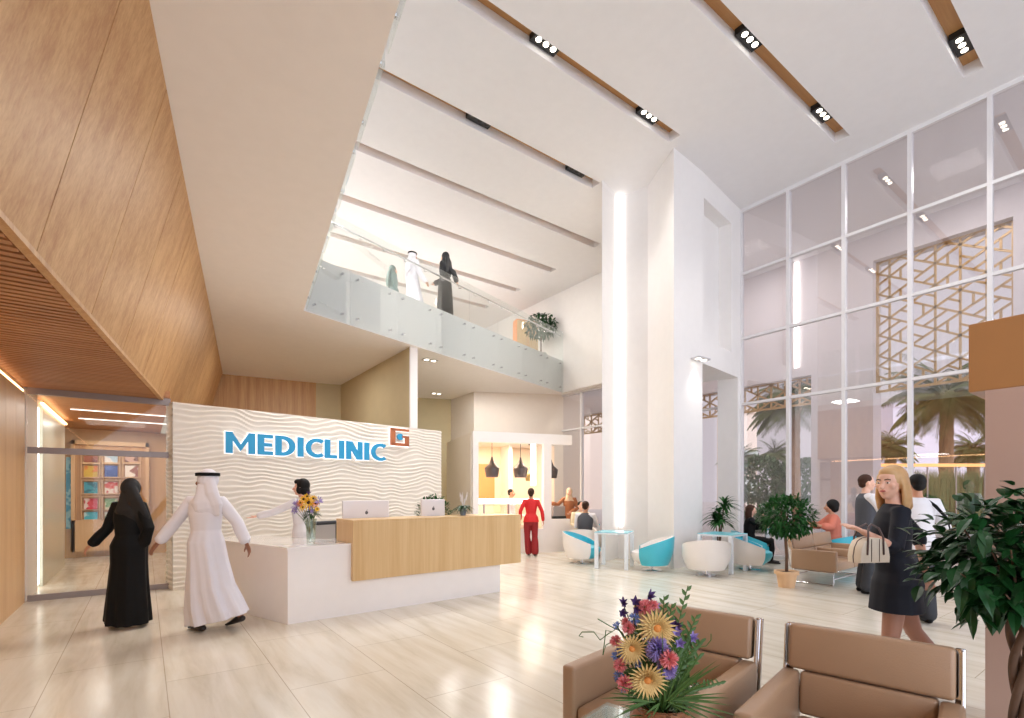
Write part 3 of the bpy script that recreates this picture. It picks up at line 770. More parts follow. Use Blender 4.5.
x0, y0 = wv.x, min(wv.y, wv1.y) - 0.0; x1 = wv1.x
MB().box((x0, y0 - 0.0, 0.437), (x1, -0.013, 1.17)).build('front_panel', M['oakd'], desk)
MB().box((x0, y0 - 0.0, 1.171), (x1, 0.52, 1.205)).build('shelf', M['oakd'], desk)
MB().box((x0 + 0.002, -0.0125, 0.9105), (x0 + 0.04, 0.52, 1.17)).build('end_panel', M['oakd'], desk)
MB().box((x1 - 0.04, -0.012, 0.9105), (x1, 0.5, 1.17)).build('end_panel', M['oakd'], desk)

# monitors on the desk
def monitor(label, px0, px1, ztop, h, d, rz):
    w = (px1 - px0) / FPX * d; p = at((px0 + px1) / 2, d, 0)
    t = thing('monitor', label, 'computer monitor', (p.x, p.y, HZ + 0.001), rz)
    zt = ztop - HZ
    MB().rbox((-w/2, -0.012, zt - h), (w/2, 0.022, zt), 0.012, 3).build('screen_housing', M['screen'], t, smooth='auto')
    MB().box((-w/2 + 0.02, 0.0225, zt - h + 0.03), (w/2 - 0.02, 0.024, zt - 0.02)).build('screen_glass', M['black'], t)
    s = MB(); s.add([(-0.1, 0, 0.012), (0.1, 0, 0.012), (0.1, 0.0, zt - h + 0.1), (-0.1, 0, zt - h + 0.1), (-0.1, 0.012, 0.012), (0.1, 0.012, 0.012), (0.1, 0.012, zt - h + 0.1), (-0.1, 0.012, zt - h + 0.1)], [(0,1,2,3),(7,6,5,4),(0,4,5,1),(1,5,6,2),(2,6,7,3),(3,7,4,0)])
    s.xform(Matrix.Translation((0, -0.03, 0))); s.rbox((-0.11, -0.11, 0), (0.11, 0.09, 0.012), 0.004, 2); s.build('stand', M['alu'], t)
    m = MB(); m.ell((0, -0.0135, zt - h*0.42), (0.022, 0.0015, 0.024)); m.ell((0.006, -0.0135, zt - h*0.42 + 0.034), (0.005, 0.0015, 0.009), Matrix.Rotation(0.5, 4, 'Y')); m.build('back_mark', M['mark'], t)
    return t
monitor('large white desktop monitor seen from behind on the reception desk', 342, 390.5, 1.445, 0.40, 6.95, dang)
monitor('smaller white monitor between the two desk plants on the reception desk', 420, 446, 1.455, 0.34, 7.55, dang + radians(-4))

# office chair behind the desk
p = at(335, 7.55); oc = thing('office_chair', 'grey office chair behind the desk next to the flower vase', 'office chair', (p.x, p.y, 0), dang + radians(15))
MB().rbox((-0.24, -0.23, 0.44), (0.24, 0.23, 0.52), 0.035, 3).build('seat', M['slate'], oc, smooth='auto')
b_ = MB()
for z0, z1 in ((1.06, 1.12),): b_.rbox((-0.24, 0.24, z0), (0.24, 0.28, z1), 0.018, 3)
b_.rbox((-0.24, 0.24, 0.62), (-0.18, 0.28, 1.08), 0.015, 2); b_.rbox((0.18, 0.24, 0.62), (0.24, 0.28, 1.08), 0.015, 2); b_.rbox((-0.24, 0.24, 0.58), (0.24, 0.28, 0.64), 0.015, 2)
b_.build('backrest_frame', M['slate'], oc, smooth='auto')
MB().box((-0.185, 0.252, 0.63), (0.185, 0.262, 1.065)).build('mesh_back', M['alu'], oc)
MB().bar((0, 0.0, 0.43), (0, 0.25, 0.6), 0.06, 0.02).build('back_bracket', M['slate'], oc)
MB().tube([(0, 0, 0.08), (0, 0, 0.44)], 0.025, seg=12, rnd=False).build('column', M['chrome'], oc)
for k in range(5):
    a = 2*pi*k/5; l = MB(); l.bar((0, 0, 0.09), (0.27*cos(a), 0.27*sin(a), 0.06), 0.04, 0.03); lg = l.build('base_arm', M['slate'], oc)
    MB().ell((0.27*cos(a), 0.27*sin(a), 0.028), (0.028, 0.028, 0.028), seg=10, rings=6).build('castor', M['black'], lg)

# ================================================================ plants and flowers
def leaf(mb, p, d, up, L, Wd, droop=0.2, n=4, fold=0.25):
    """a pointed, folded, drooping leaf blade"""
    d = Vector(d).normalized(); side = d.cross(up)
    if side.length < 1e-3: side = d.cross(Vector((1, 0, 0)))
    side.normalize(); nn = side.cross(d).normalized(); vs = []; 
    for i in range(n + 1):
        t = i / n; w = Wd * sin(pi * min(1, 0.08 + t * 0.92)) ** 0.8 * (1 - 0.35 * t) if i < n else 0.0
        c = Vector(p) + d * (L * t) + Vector((0, 0, -1)) * (droop * L * t * t)
        vs += [c - side * w/2 + nn * fold * w/2, c, c + side * w/2 + nn * fold * w/2]
    fs = []
    for i in range(n):
        a = i * 3; fs += [(a, a+1, a+4, a+3), (a+1, a+2, a+5, a+4)]
    mb.add(vs, fs)
def rdir(r, lo=-1, hi=1):
    z = r.uniform(lo, hi); a = r.uniform(0, 2*pi); q = sqrt(max(0, 1 - z*z)); return Vector((q*cos(a), q*sin(a), z))

def pot(t, mb_m, r0, r1, h, lip=0.02, name='pot'):
    mb = MB().lathe([(r0, 0), (r1 * 0.94, h * 0.8), (r1 * 0.94, h * 0.8), (r1 + lip, h * 0.8), (r1 + lip, h), (r1 - 0.01, h), (r1 - 0.03, h * 0.88), (0.0, h * 0.88)], seg=28)
    return mb.build(name, mb_m, t, smooth='auto')

# --- the small ficus standard in a terracotta pot (centre right)
p = fl(786.5, 587); fic = thing('potted_ficus', 'round-headed ficus tree in a terracotta pot left of the tan sofa', 'potted tree', p)
pot(fic, M['terra'], 0.12, 0.165, 0.27)
MB().lathe([(0.0, 0.236), (0.15, 0.236), (0.15, 0.243), (0, 0.243)]).build('soil', M['brown'], fic)
r = random.Random(3); tr = MB().tube([(0, 0, 0.2), (0.01, 0, 0.5), (-0.01, 0.01, 0.8), (0, 0, 1.05)], (0.026, 0.024, 0.024, 0.02), seg=10)
for k in range(14):
    d = rdir(r, 0.0, 1); tr.tube([(0, 0, 0.92 + 0.01*k), Vector((0, 0, 1.02)) + d * 0.30], (0.009, 0.004), seg=5, rnd=False)
tr.build('trunk', M['bark'], fic, smooth=True)
fo = MB()
for k in range(1700):
    d = rdir(r); rad = r.uniform(0.35, 1.0) ** 0.6; c = Vector((d.x*0.44*rad, d.y*0.44*rad, 1.17 + d.z*0.34*rad))
    leaf(fo, c, (d + rdir(r)*0.8), Vector((0, 0, 1)), r.uniform(0.07, 0.11), r.uniform(0.034, 0.05), 0.2, 3)
fo.build('foliage', M['leaf'], fic, fix=False)

# --- the large ficus with a plaited trunk at the right edge
p = at(1019, 2.55); big = thing('braided_ficus', 'large ficus with a plaited trunk at the right edge of the picture', 'potted tree', p)
pot(big, M['potgrey'], 0.15, 0.19, 0.27)
MB().lathe([(0.0, 0.232), (0.175, 0.232), (0.175, 0.242), (0, 0.242)]).build('soil', M['brown'], big)
tr = MB()
for k in range(3):
    pts = []; 
    for i in range(40):
        z = 0.2 + i * 0.0205; a = 2*pi*k/3 + z * 9.5; rr = 0.027 + 0.007*sin(z*9); pts.append((rr*cos(a), rr*sin(a), z))
    tr.tube(pts, 0.018, seg=9)
for k in range(16):
    d = rdir(r, -0.1, 1); tr.tube([(0, 0, 0.92), Vector((0, 0, 1.0)) + d*0.2, Vector((0, 0, 1.06)) + d * 0.42], (0.012, 0.008, 0.003), seg=5, rnd=False)
tr.build('trunk', M['bark'], big, smooth=True)
fo = MB(); r = random.Random(11)
for k in range(1050):
    d = rdir(r, -0.95, 1); rad = r.uniform(0.15, 1.0) ** 0.5
    rad *= 1.0 + 0.45*noise.noise(d*2.6); c = Vector((d.x*0.38*rad, d.y*0.38*rad, 1.20 + d.z*0.32*rad))
    dd = Vector((d.x, d.y, -0.1 + d.z*0.6)) + rdir(r)*0.8
    leaf(fo, c, dd, Vector((0, 0, 1)), r.uniform(0.085, 0.125), r.uniform(0.056, 0.078), r.uniform(0.1, 0.5), 4, 0.3)
fo.build('foliage', M['leafd'], big, fix=False)

# --- palm-like plant by the column opening
def dracaena(name, label, cat, p, h, R, pm, seed, n=9, leaves=24, L=0.34, mt='leafd'):
    t = thing(name, label, cat, p); r = random.Random(seed)
    pot(t, pm, 0.13*R, 0.17*R, 0.3*R); st = MB(); fo = MB()
    for k in range(n):
        a = r.uniform(0, 2*pi); q = r.uniform(0.05, 0.33) * R; zt = h * r.uniform(0.45, 0.92)
        tip = Vector((q*cos(a), q*sin(a), zt)); st.tube([(0.02*cos(a), 0.02*sin(a), 0.25*R), tip * 0.5 + Vector((0, 0, 0.12*R)), tip], (0.014*R, 0.011*R, 0.007*R), seg=6, rnd=False)
        for j in range(leaves):
            d = rdir(r, -0.1, 0.95); leaf(fo, tip, d, Vector((0, 0, 1)), L*r.uniform(0.7, 1.1), 0.05*R + 0.006, 0.45, 5, 0.3)
    st.build('stem', M['bark'], t, smooth=True); fo.build('foliage', M[mt], t, fix=False)
    return t
p = at(719, 10.95); dracaena('dracaena', 'spiky green palm-like plant in front of the opening right of the column', 'potted plant', p, 1.5, 1.15, M['deskw'], 4, 7, 22, 0.42, 'leaf')

# --- plants on the reception desk
p = at(433, 7.35); t = thing('desk_plant', 'bushy green plant behind the smaller desk monitor', 'potted plant', (p.x + 0.0, p.y + 0.16, HZ + 0.001)); t.location = at(434, 7.9, HZ + 0.001)
pot(t, M['potgrey'], 0.1, 0.13, 0.2); r = random.Random(8); fo = MB()
for k in range(380):
    d = rdir(r, -0.3, 1); c = Vector((d.x*0.30, d.y*0.13, 0.30 + d.z*0.30)) * 1.0; c = Vector((c.x, c.y, c.z)) * r.uniform(0.8, 1.0)
    leaf(fo, c, d + rdir(r)*0.7, Vector((0, 0, 1)), 0.075, 0.04, 0.2, 3)
fo.build('foliage', M['leaf'], t, fix=False)
st = MB()
for k in range(12):
    a = 2*pi*k/12; st.tube([(0, 0, 0.15), (0.14*cos(a), 0.07*sin(a), 0.42)], 0.005, seg=5)
st.build('stem', M['stem'], t)
t.rotation_euler = (0, 0, dang)
t = thing('fern_pot', 'arching fern with pale spikes in a grey pot on the oak shelf', 'potted plant', at(463, 7.72, 1.206), dang)
MB().lathe([(0.04, 0), (0.062, 0.115), (0.066, 0.12), (0.058, 0.12), (0.05, 0.10), (0, 0.10)]).build('pot', M['potgrey'], t, smooth='auto')
fo = MB(); r = random.Random(21)
for k in range(60):
    a = r.uniform(0, 2*pi); leaf(fo, (0, 0, 0.11), (cos(a), sin(a), r.uniform(0.35, 1.2)), Vector((0, 0, 1)), r.uniform(0.17, 0.25), 0.032, 0.75, 6, 0.2)
fo.build('foliage', M['leafd'], t, fix=False)
fo = MB()
for k in range(9):
    a = r.uniform(0, 2*pi); q = r.uniform(0.02, 0.07); top = Vector((q*1.5*cos(a), q*cos(a+1), r.uniform(0.25, 0.36)))
    fo.tube([(0, 0, 0.1), top], 0.003, seg=5); fo.tube([top - Vector((0, 0, 0.07)), top], (0.006, 0.003), seg=6)
fo.build('flower_spike', M['shirt'], t)

# --- flowers
def daisy(mb, cmb, c, nrm_, R, n, layers=2, curl=0.2):
    nrm_ = Vector(nrm_).normalized(); u = nrm_.orthogonal().normalized(); v = nrm_.cross(u)
    for l in range(layers):
        for k in range(n):
            a = 2*pi*(k + 0.5*l)/n; d = u*cos(a) + v*sin(a) + nrm_*(0.15 + 0.35*l); leaf(mb, Vector(c) + d*R*0.1, d, nrm_, R*(1 - 0.22*l), R*0.17, curl, 3, 0.5)
    cmb.ell(Vector(c) + nrm_*R*0.14, (R*0.22, R*0.22, R*0.22), seg=10, rings=6)
def pompon(mb, c, R, r, n=70):
    for k in range(n):
        d = rdir(r); leaf(mb, Vector(c) + d*R*0.25, d, rdir(r), R*0.78, R*0.3, 0.05, 2, 0.5)
def bell(mb, c, d, R):
    d = Vector(d).normalized(); u = d.orthogonal().normalized(); v = d.cross(u)
    for k in range(5):
        a = 2*pi*k/5; e_ = d + (u*cos(a) + v*sin(a))*0.75; leaf(mb, c, e_, d, R, R*0.5, 0.0, 3, 0.5)
# glass vase on the desk
vp = at(309, 6.0)
vp = fl(311, 541.5, HZ)
t = thing('flower_vase', 'tall glass vase of yellow and purple flowers on the white desk corner', 'vase of flowers', (vp.x, vp.y, HZ + 0.001))
MB().lathe([(0.0, 0), (0.052, 0), (0.054, 0.02), (0.072, 0.30), (0.068, 0.30), (0.050, 0.03), (0.0, 0.03)], seg=28).build('vase', M['gvase'], t, smooth='auto')
st = MB(); r = random.Random(5)
RTl, UP = RT, Vector((0, 0, 1)); back = -FW
def vv(a, b, c=0.0): return RTl*a + UP*b + back*c
heads = []
cy = MB(); ce = MB(); co_ = MB(); cvv = MB(); cl = MB(); cd_ = MB()
spec = [(c, a*1.12, b*1.02, R*1.25) for c, a, b, R in [('y', 0.0, 0.50, 0.085), ('y', -0.055, 0.545, 0.06), ('y', 0.055, 0.555, 0.05), ('o', -0.09, 0.50, 0.05), ('y', -0.065, 0.44, 0.05), ('o', 0.085, 0.49, 0.045), ('v', -0.16, 0.46, 0.06), ('v', -0.17, 0.40, 0.04), ('v', 0.11, 0.53, 0.055), ('v', 0.03, 0.43, 0.06), ('d', 0.0, 0.60, 0.05), ('y', 0.10, 0.42, 0.035), ('v', -0.13, 0.50, 0.05), ('y', -0.02, 0.58, 0.05)]]
for k, (c, a, b, R) in enumerate(spec):
    q = vv(a, b, 0.05 + 0.03*r.random()); st.tube([(0.0, 0, 0.04), q*0.45 + Vector((0, 0, 0.10)), q], 0.0035, seg=5)
    if c == 'y': daisy(cy, ce, q, back + UP*0.5 + RTl*a*3, R, 12)
    elif c == 'o': daisy(co_, ce, q, back + UP*0.4, R, 10)
    elif c == 'v': pompon(cvv, q, R, r, 30)
    else: bell(cd_, q, UP, R)
for k in range(46):
    d = rdir(r, -0.4, 0.7); leaf(cl, vv(0, 0.36) + d*0.04, d, UP, 0.11, 0.035, 0.3, 4)
st.build('stems', M['stem'], t); cy.build('yellow_flowers', M['sunY'], t, fix=False); ce.build('flower_centres', M['brown'], t); co_.build('orange_flowers', M['sunO'], t, fix=False)
cvv.build('purple_flowers', M['flV'], t, fix=False); cd_.build('dark_flowers', M['flD'], t, fix=False); cl.build('leaves', M['leafd'], t, fix=False)

# ================================================================ foreground armchairs and glass table
def armchair(name, label, origin, rz, W=0.74, D=0.86, sofa=0, zs=0.42, group=None):
    """faces local -Y; origin at the centre of the footprint on the floor"""
    t = thing(name, label, 'armchair' if not sofa else 'sofa', origin, rz, group)
    n = max(1, sofa); aw = 0.09; zb_ = 0.60 - zs if not sofa else 0.17
    w = W if not sofa else W * n
    L = M['leather']
    for i, sx in enumerate((-1, 1)):
        xa = sx * w/2; xb = sx * (w/2 - aw)
        MB().rbox((min(xa, xb), -D/2, 0.24), (max(xa, xb), D/2 - 0.1, 0.585), 0.022, 3).build('arm', L, t, smooth='auto')
    for i in range(n):
        x0 = -w/2 + aw + (w - 2*aw) * i / n + 0.003; x1 = -w/2 + aw + (w - 2*aw) * (i+1) / n - 0.003
        MB().rbox((x0, -D/2 + 0.01, 0.245), (x1, D/2 - 0.17, zs), 0.028, 3).build('seat_cushion', L, t, smooth='auto')
        b = MB().rbox((x0, -0.05, 0.0), (x1, 0.05, zb_ - 0.006), 0.02, 3); Mx = Matrix.Translation((0, D/2 - 0.125, zs - 0.01)) @ Matrix.Rotation(radians(-8), 4, 'X'); b.xform(Mx); b.build('lower_back_cushion', L, t, smooth='auto')
        b = MB().rbox((x0 - (0.06 if i == 0 else 0), -0.05, zb_), (x1 + (0.06 if i == n-1 else 0), 0.05, zb_ + 0.24), 0.022, 3); b.xform(Mx); b.build('backrest', L, t, smooth='auto')
    if n > 1:
        for i in range(1, n):
            x = -w/2 + aw + (w - 2*aw) * i / n; MB().rbox((x - 0.045, -D/2 + 0.03, 0.425), (x + 0.045, D/2 - 0.2, 0.56), 0.02, 3).build('arm', L, t, smooth='auto')
    fr = MB()
    for sx in (-1, 1):
        xx = sx * (w/2 - 0.04)
        fr.tube([(xx, -D/2 + 0.05, 0.01), (xx, -D/2 + 0.05, 0.225), (xx, D/2 - 0.12, 0.225), (xx, D/2 - 0.12, 0.01)], 0.013, seg=8); fr.tube([(xx, -D/2 + 0.05, 0.015), (xx, D/2 - 0.12, 0.015)], 0.013, seg=8)
    fr.tube([(-w/2 + 0.04, -D/2 + 0.05, 0.12), (w/2 - 0.04, -D/2 + 0.05, 0.12)], 0.011, seg=8); fr.tube([(-w/2 + 0.04, D/2 - 0.12, 0.12), (w/2 - 0.04, D/2 - 0.12, 0.12)], 0.011, seg=8)
    fr.build('frame', M['chrome'], t, smooth=True)
    for sx in (-1, 1):
        bb = MB(); xx = sx * (w/2 - 0.02); Mx = Matrix.Translation((0, D/2 - 0.125, zs - 0.01)) @ Matrix.Rotation(radians(-8), 4, 'X')
        bb.rbox((xx - 0.02, 0.052, -0.12), (xx + 0.02, 0.08, zb_ + 0.235), 0.006, 2); bb.rbox((xx + sx*0.008 - 0.004, -0.03, -0.1), (xx + sx*0.008 + 0.004, 0.06, zb_ + 0.23), 0.002, 2); bb.xform(Mx); bb.build('back_support', M['chrome'], t, smooth='auto')
    return t
# local -Y should point to world (-cos12, -sin12*?) : rz such that local +Y = (cos a, sin a')
a_ = radians(-90 + 11)
cA = fl(668, 675, 0.5); 
armchair('armchair', 'tan leather armchair behind the bouquet, its left arm in full view', (2.41, 1.80, 0), a_, 0.80, 0.9, zs=0.37)
armchair('armchair', 'tan leather armchair at the bottom right, nearest the braided ficus', (2.61, 0.92, 0), a_, 0.76, 0.9, zs=0.37)

tb = thing('glass_table', 'glass coffee table under the bouquet at the bottom edge', 'table', (1.53, 1.27, 0), radians(12))
MB().rbox((-0.33, -0.33, 0.535), (0.33, 0.33, 0.55), 0.003, 1).build('table_top', M['gtab'], tb)
MB().box((-0.33, -0.33, 0.0), (-0.318, 0.33, 0.534)).build('side_panel', M['gtab'], tb)
MB().box((0.318, -0.33, 0.0), (0.33, 0.33, 0.534)).build('side_panel', M['gtab'], tb)
MB().box((-0.317, 0.318, 0.12), (0.317, 0.33, 0.534)).build('back_panel', M['gtab'], tb)

# bouquet: positions given in the plane facing the viewer, built with real depth
bp = at(661, 1.97, 0.552); bq = thing('bouquet_vase', 'mottled brown vase with a wild mixed bouquet on the glass table', 'vase of flowers', bp)
MB().lathe([(0.0, 0), (0.075, 0.0), (0.105, 0.04), (0.122, 0.09), (0.118, 0.125), (0.100, 0.150), (0.104, 0.168), (0.112, 0.174), (0.106, 0.176), (0.094, 0.165), (0.092, 0.15), (0.108, 0.12), (0.112, 0.09), (0.0, 0.03)], seg=36).build('vase', M['vase'], bq, smooth='auto')
def bqp(px, py, off=0.0):   # local point seen at px,py, off metres nearer the viewer than the vase axis
    d = 1.97 - off; q = at(px, d, CAMZ + (HY - py) * d / FPX); return q - Vector(bp)
r = random.Random(14); neck = Vector((0, 0, 0.12))
st = MB(); leaves_ = MB(); 
def stem(q, w=0.003): st.tube([neck + rdir(r)*0.03, neck*0.45 + q*0.55 + Vector((0, 0, 0.03)), q], w, seg=5)
big3 = [(656, 628, 0.12, 0.070, 0), (632, 648, 0.12, 0.055, 1), (647, 678, 0.17, 0.066, 2)]
for px, py, off, R, k in big3:
    q = bqp(px, py, off); a = MB(); c = MB(); daisy(a, c, q, back + RTl*(px - 655)*0.01 + UP*(650 - py)*0.008, R*1.08, 24, 4, 0.12); a.build('straw_flower', M['flY'], bq, fix=False).location = (0, 0, 0); c.build('flower_centre', M['flYd'], bq, smooth=True); stem(q)
for px, py, off, R in ((658, 649, 0.16, 0.042), (667, 668, 0.15, 0.036)):
    q = bqp(px, py, off); a = MB(); pompon(a, q, R*1.15, r, 220); a.build('violet_flower', M['flV'], bq, fix=False); stem(q)
for px, py, off, R in ((669, 659, 0.20, 0.031), (625, 683, 0.15, 0.029), (628, 628, 0.08, 0.024), (645, 607, 0.03, 0.03), (620, 665, 0.10, 0.024), (616, 641, 0.06, 0.022), (653, 605, 0.03, 0.02), (626, 622, 0.06, 0.018)):
    q = bqp(px, py, off); a = MB(); pompon(a, q, R*1.15, r, 130); a.build('pink_flower', M['flP'], bq, fix=False); stem(q)
for px, py, off, R in ((634, 619, 0.08, 0.026), (617, 626, 0.06, 0.02), (617, 656, 0.08, 0.025), (619, 676, 0.09, 0.025), (637, 663, 0.10, 0.02), (620, 650, 0.06, 0.016), (623, 690, 0.08, 0.014)):
    q = bqp(px, py, off); a = MB(); pompon(a, q, R, r, 50); a.build('blue_flower', M['flB'], bq, fix=False); stem(q)
for px, py, off, R, mm in ((648, 596, 0.0, 0.036, 'flD'), (623, 604, 0.0, 0.032, 'flD'), (635, 603, 0.02, 0.038, 'flD'), (622, 613, 0.03, 0.034, 'flD'), (675, 627, 0.05, 0.04, 'flD'), (676, 634, 0.08, 0.036, 'flV'), (679, 643, 0.1, 0.036, 'flV'), (692, 638, 0.05, 0.034, 'flV'), (636, 609, 0.04, 0.03, 'flD'), (654, 606, 0.0, 0.03, 'flV')):
    q = bqp(px, py, off); a = MB(); bell(a, q, UP*0.3 + back*0.8 + rdir(r)*0.5, R); bell(a, q, UP*0.2 + back*0.9 + rdir(r)*0.4, R*0.8); a.build('bell_flower', M[mm], bq, fix=False); stem(q, 0.002)
# sprigs, blades and curls
def sprig(px0, py0, px1, py1, off, n=20, L=0.045):
    a, b = bqp(px0, py0, off), bqp(px1, py1, off*0.3); c = (a + b)/2 + rdir(r)*0.02; pts = [a*(1-t)**2 + c*2*t*(1-t) + b*t*t for t in [i/8 for i in range(9)]]
    st.tube(pts, 0.002, seg=5)
    for i in range(n):
        t = 0.15 + 0.85*i/n; p_ = a*(1-t)**2 + c*2*t*(1-t) + b*t*t; d = (b - a).normalized() + RTl*(0.9 if i % 2 else -0.9) + back*r.uniform(-0.3, 0.3)
        leaf(leaves_, p_, d, back, L*(1.1 - 0.5*t), L*0.38, -0.1, 3, 0.3)
for s_ in ((660, 700, 688, 586, 0.05), (662, 690, 697, 615, 0.06), (655, 690, 664, 596, 0.0), (665, 690, 672, 604, 0.02), (668, 690, 702, 640, 0.05), (668, 695, 722, 682, 0.08), (660, 695, 690, 660, 0.12), (672, 690, 700, 655, 0.02), (665, 690, 684, 645, 0.1)):
    sprig(*s_)
def blade(px0, py0, px1, py1, off, W_=0.008, sag=0.3):
    a, b = bqp(px0, py0, off), bqp(px1, py1, off + 0.05); leaf(leaves_, a, b - a, back + UP*0.3, (b - a).length, W_, sag*0.3, 8, 0.4)
for s_ in ((668, 700, 722, 657), (665, 702, 712, 665), (670, 702, 700, 650), (670, 700, 741, 711), (668, 702, 712, 716), (660, 703, 652, 716), (672, 700, 730, 693), (660, 702, 665, 640), (655, 700, 608, 688), (655, 702, 625, 700), (668, 700, 690, 640), (665, 702, 676, 630), (650, 702, 620, 710), (668, 703, 716, 673), (672, 704, 690, 715)):
    blade(*s_, 0.12, r.uniform(0.007, 0.012)); blade(s_[0], s_[1], s_[2] - 8, s_[3] + 5, 0.05, r.uniform(0.006, 0.01)); blade(s_[0], s_[1], s_[2] + r.uniform(-14, 6), s_[3] - r.uniform(0, 12), 0.15, r.uniform(0.006, 0.011))
for k in range(230):
    c_ = bqp(r.uniform(628, 688), r.uniform(625, 700), r.uniform(-0.06, 0.07)); leaf(leaves_, c_, rdir(r, -0.3, 1), back, r.uniform(0.04, 0.08), r.uniform(0.012, 0.022), 0.2, 4)
for k in range(60):
    d = rdir(r, -0.1, 1); leaf(leaves_, neck + d*0.05, d + UP*0.5, UP, r.uniform(0.1, 0.2), 0.02, 0.2, 5)
for pts in ([(640, 660), (618, 628), (608, 634), (600, 640), (594, 632), (582, 632), (579, 636), (583, 637)], [(640, 670), (622, 632), (610, 626), (598, 619)], [(640, 670), (615, 640), (606, 645), (603, 655), (606, 630), (612, 632)], [(670, 670), (694, 648), (706, 646), (711, 640), (711, 634)]):
    P_ = [bqp(a, b, 0.05) for a, b in pts]; st.tube(P_, 0.0022, seg=5)
st.build('stems', M['stem'], bq); leaves_.build('greenery', M['stem'], bq, fix=False)

# ================================================================ café-lounge furniture
def tub(label, px, py, look, outc, inc, s=1.0, group='tub chairs in the lounge', pt=None):
    """rounded tub chair: wrap-around shell, lining, seat, pedestal. look = facing in degrees right of the view direction"""
    p = pt if pt is not None else fl(px, py)
    t = thing('tub_chair', label, 'tub chair', p, head_to(look), group)
    nt_, nz = 34, 8; R = 0.42
    def ring(th, k, inner):     # th: 0 is the back (-Y), +-pi the front
        c = 0.5 + 0.5*cos(th)            # 1 at back, 0 at front
        top = 0.34 + 0.355 * c ** 0.7
        z = 0.12 + (top - 0.12) * k
        f = sin(min(1, 0.35 + 0.65 * min(1, k * 1.6)) * pi/2); rr = R * (0.55 + 0.45 * f) + 0.035 * k * c
        if inner: rr -= 0.055; z = max(z, 0.2)
        return Vector((rr * sin(th), -rr * cos(th) * 0.96, z))
    def grid(inner):
        vs = []; A_ = radians(128)
        for i in range(nt_ + 1):
            th = -A_ + 2*A_*i/nt_
            for k in range(nz + 1): vs.append(ring(th, k/nz, inner))
        return vs
    vo, vi = grid(False), grid(True); n1 = nz + 1; sh = MB(); N_ = len(vo)
    fs = []
    for i in range(nt_):
        for k in range(nz): a = i*n1 + k; fs.append((a, a+n1, a+n1+1, a+1))
    sh.add(vo, fs)
    rim = MB()
    # solid shell: outer + thin inner at 2 cm, so that it has thickness
    vm = [o_ + (i_ - o_)*0.4 for o_, i_ in zip(vo, vi)]
    S = MB(); S.add(vo + vm, fs + [tuple(x + N_ for x in f[::-1]) for f in fs] + [(i*n1+nz, (i+1)*n1+nz, (i+1)*n1+nz+N_, i*n1+nz+N_) for i in range(nt_)] + [(i*n1, i*n1+N_, (i+1)*n1+N_, (i+1)*n1) for i in range(nt_)] + [(k, k+1, k+1+N_, k+N_) for k in range(nz)] + [(nt_*n1+k, nt_*n1+k+N_, nt_*n1+k+1+N_, nt_*n1+k+1) for k in range(nz)])
    S.build('shell', outc, t, smooth='auto')
    vm2 = [o_ + (i_ - o_)*0.42 for o_, i_ in zip(vo, vi)]
    S = MB(); S.add(vi + vm2, fs + [tuple(x + N_ for x in f[::-1]) for f in fs] + [(i*n1+nz, (i+1)*n1+nz, (i+1)*n1+nz+N_, i*n1+nz+N_) for i in range(nt_)] + [(i*n1, i*n1+N_, (i+1)*n1+N_, (i+1)*n1) for i in range(nt_)] + [(k, k+1, k+1+N_, k+N_) for k in range(nz)] + [(nt_*n1+k, nt_*n1+k+N_, nt_*n1+k+1+N_, nt_*n1+k+1) for k in range(nz)])
    S.build('lining', inc, t, smooth='auto')
    se = MB(); se.lathe([(0.0, 0.12), (0.22, 0.12), (0.31, 0.2), (0.355, 0.3), (0.345, 0.365), (0.30, 0.39), (0.0, 0.40)], seg=30); se.xform(Matrix.Translation((0, 0.03, 0)) @ Matrix.Diagonal((1, 1.08, 1, 1))); se.build('seat', inc, t, smooth='auto')
    MB().lathe([(0.0, 0), (0.2, 0), (0.2, 0.008), (0.03, 0.02), (0.025, 0.125), (0, 0.125)], seg=24).build('pedestal', M['chrome'], t, smooth='auto')
    return t
Wt, Cy = M['tubw'], M['cyan']
tub('white tub chair with cyan lining, leftmost in the lounge, seen side on', 582, 563, 108, Wt, Cy)
tub('tub chair with a cyan shell between the two tables', 652, 570, -75, Cy, Wt)
tub('plain white tub chair with its rounded back to the viewer', 706, 575, 12, Wt, Wt)
tub('white tub chair with cyan lining beside the ficus pot', 0, 0, 112, Wt, Cy, pt=at(750, 10.15))
tub('cyan-lined tub chair under the dark-dressed seated woman', 0, 0, 108, Cy, Cy, pt=at(752, 11.25))
tub('cyan chair of the coral-dressed person behind the sofa', 0, 0, -30, Cy, Cy, pt=at(833, 10.3))
tub('white tub chair under the man with the dark waistcoat', 0, 0, 20, Wt, Wt, pt=at(585, 12.15))
tub('white tub chair under the man in the cream shirt', 0, 0, 170, Wt, Wt, pt=at(581, 13.4))
def table(label, c, rz, w=0.72, h=0.75):
    t = thing('lounge_table', label, 'table', (c.x, c.y, 0), rz, 'square lounge tables')
    MB().rbox((-w/2, -w/2, h - 0.045), (w/2, w/2, h - 0.012), 0.004, 1).build('table_top', M['tabw'], t)
    MB().rbox((-w/2, -w/2, h - 0.011), (w/2, w/2, h), 0.003, 1).build('glass_top', M['tabc'], t)
    for sx in (-1, 1):
        for sy in (-1, 1):
            MB().rbox((sx*(w/2 - 0.035) - 0.035, sy*(w/2 - 0.035) - 0.035, 0), (sx*(w/2 - 0.035) + 0.035, sy*(w/2 - 0.035) + 0.035, h - 0.046), 0.004, 1).build('leg', M['tabw'], t)
    return t
table('white lounge table with cyan glass top, left of the cyan-backed chair', at(614.5, 10.45), head_to(24), 0.68)
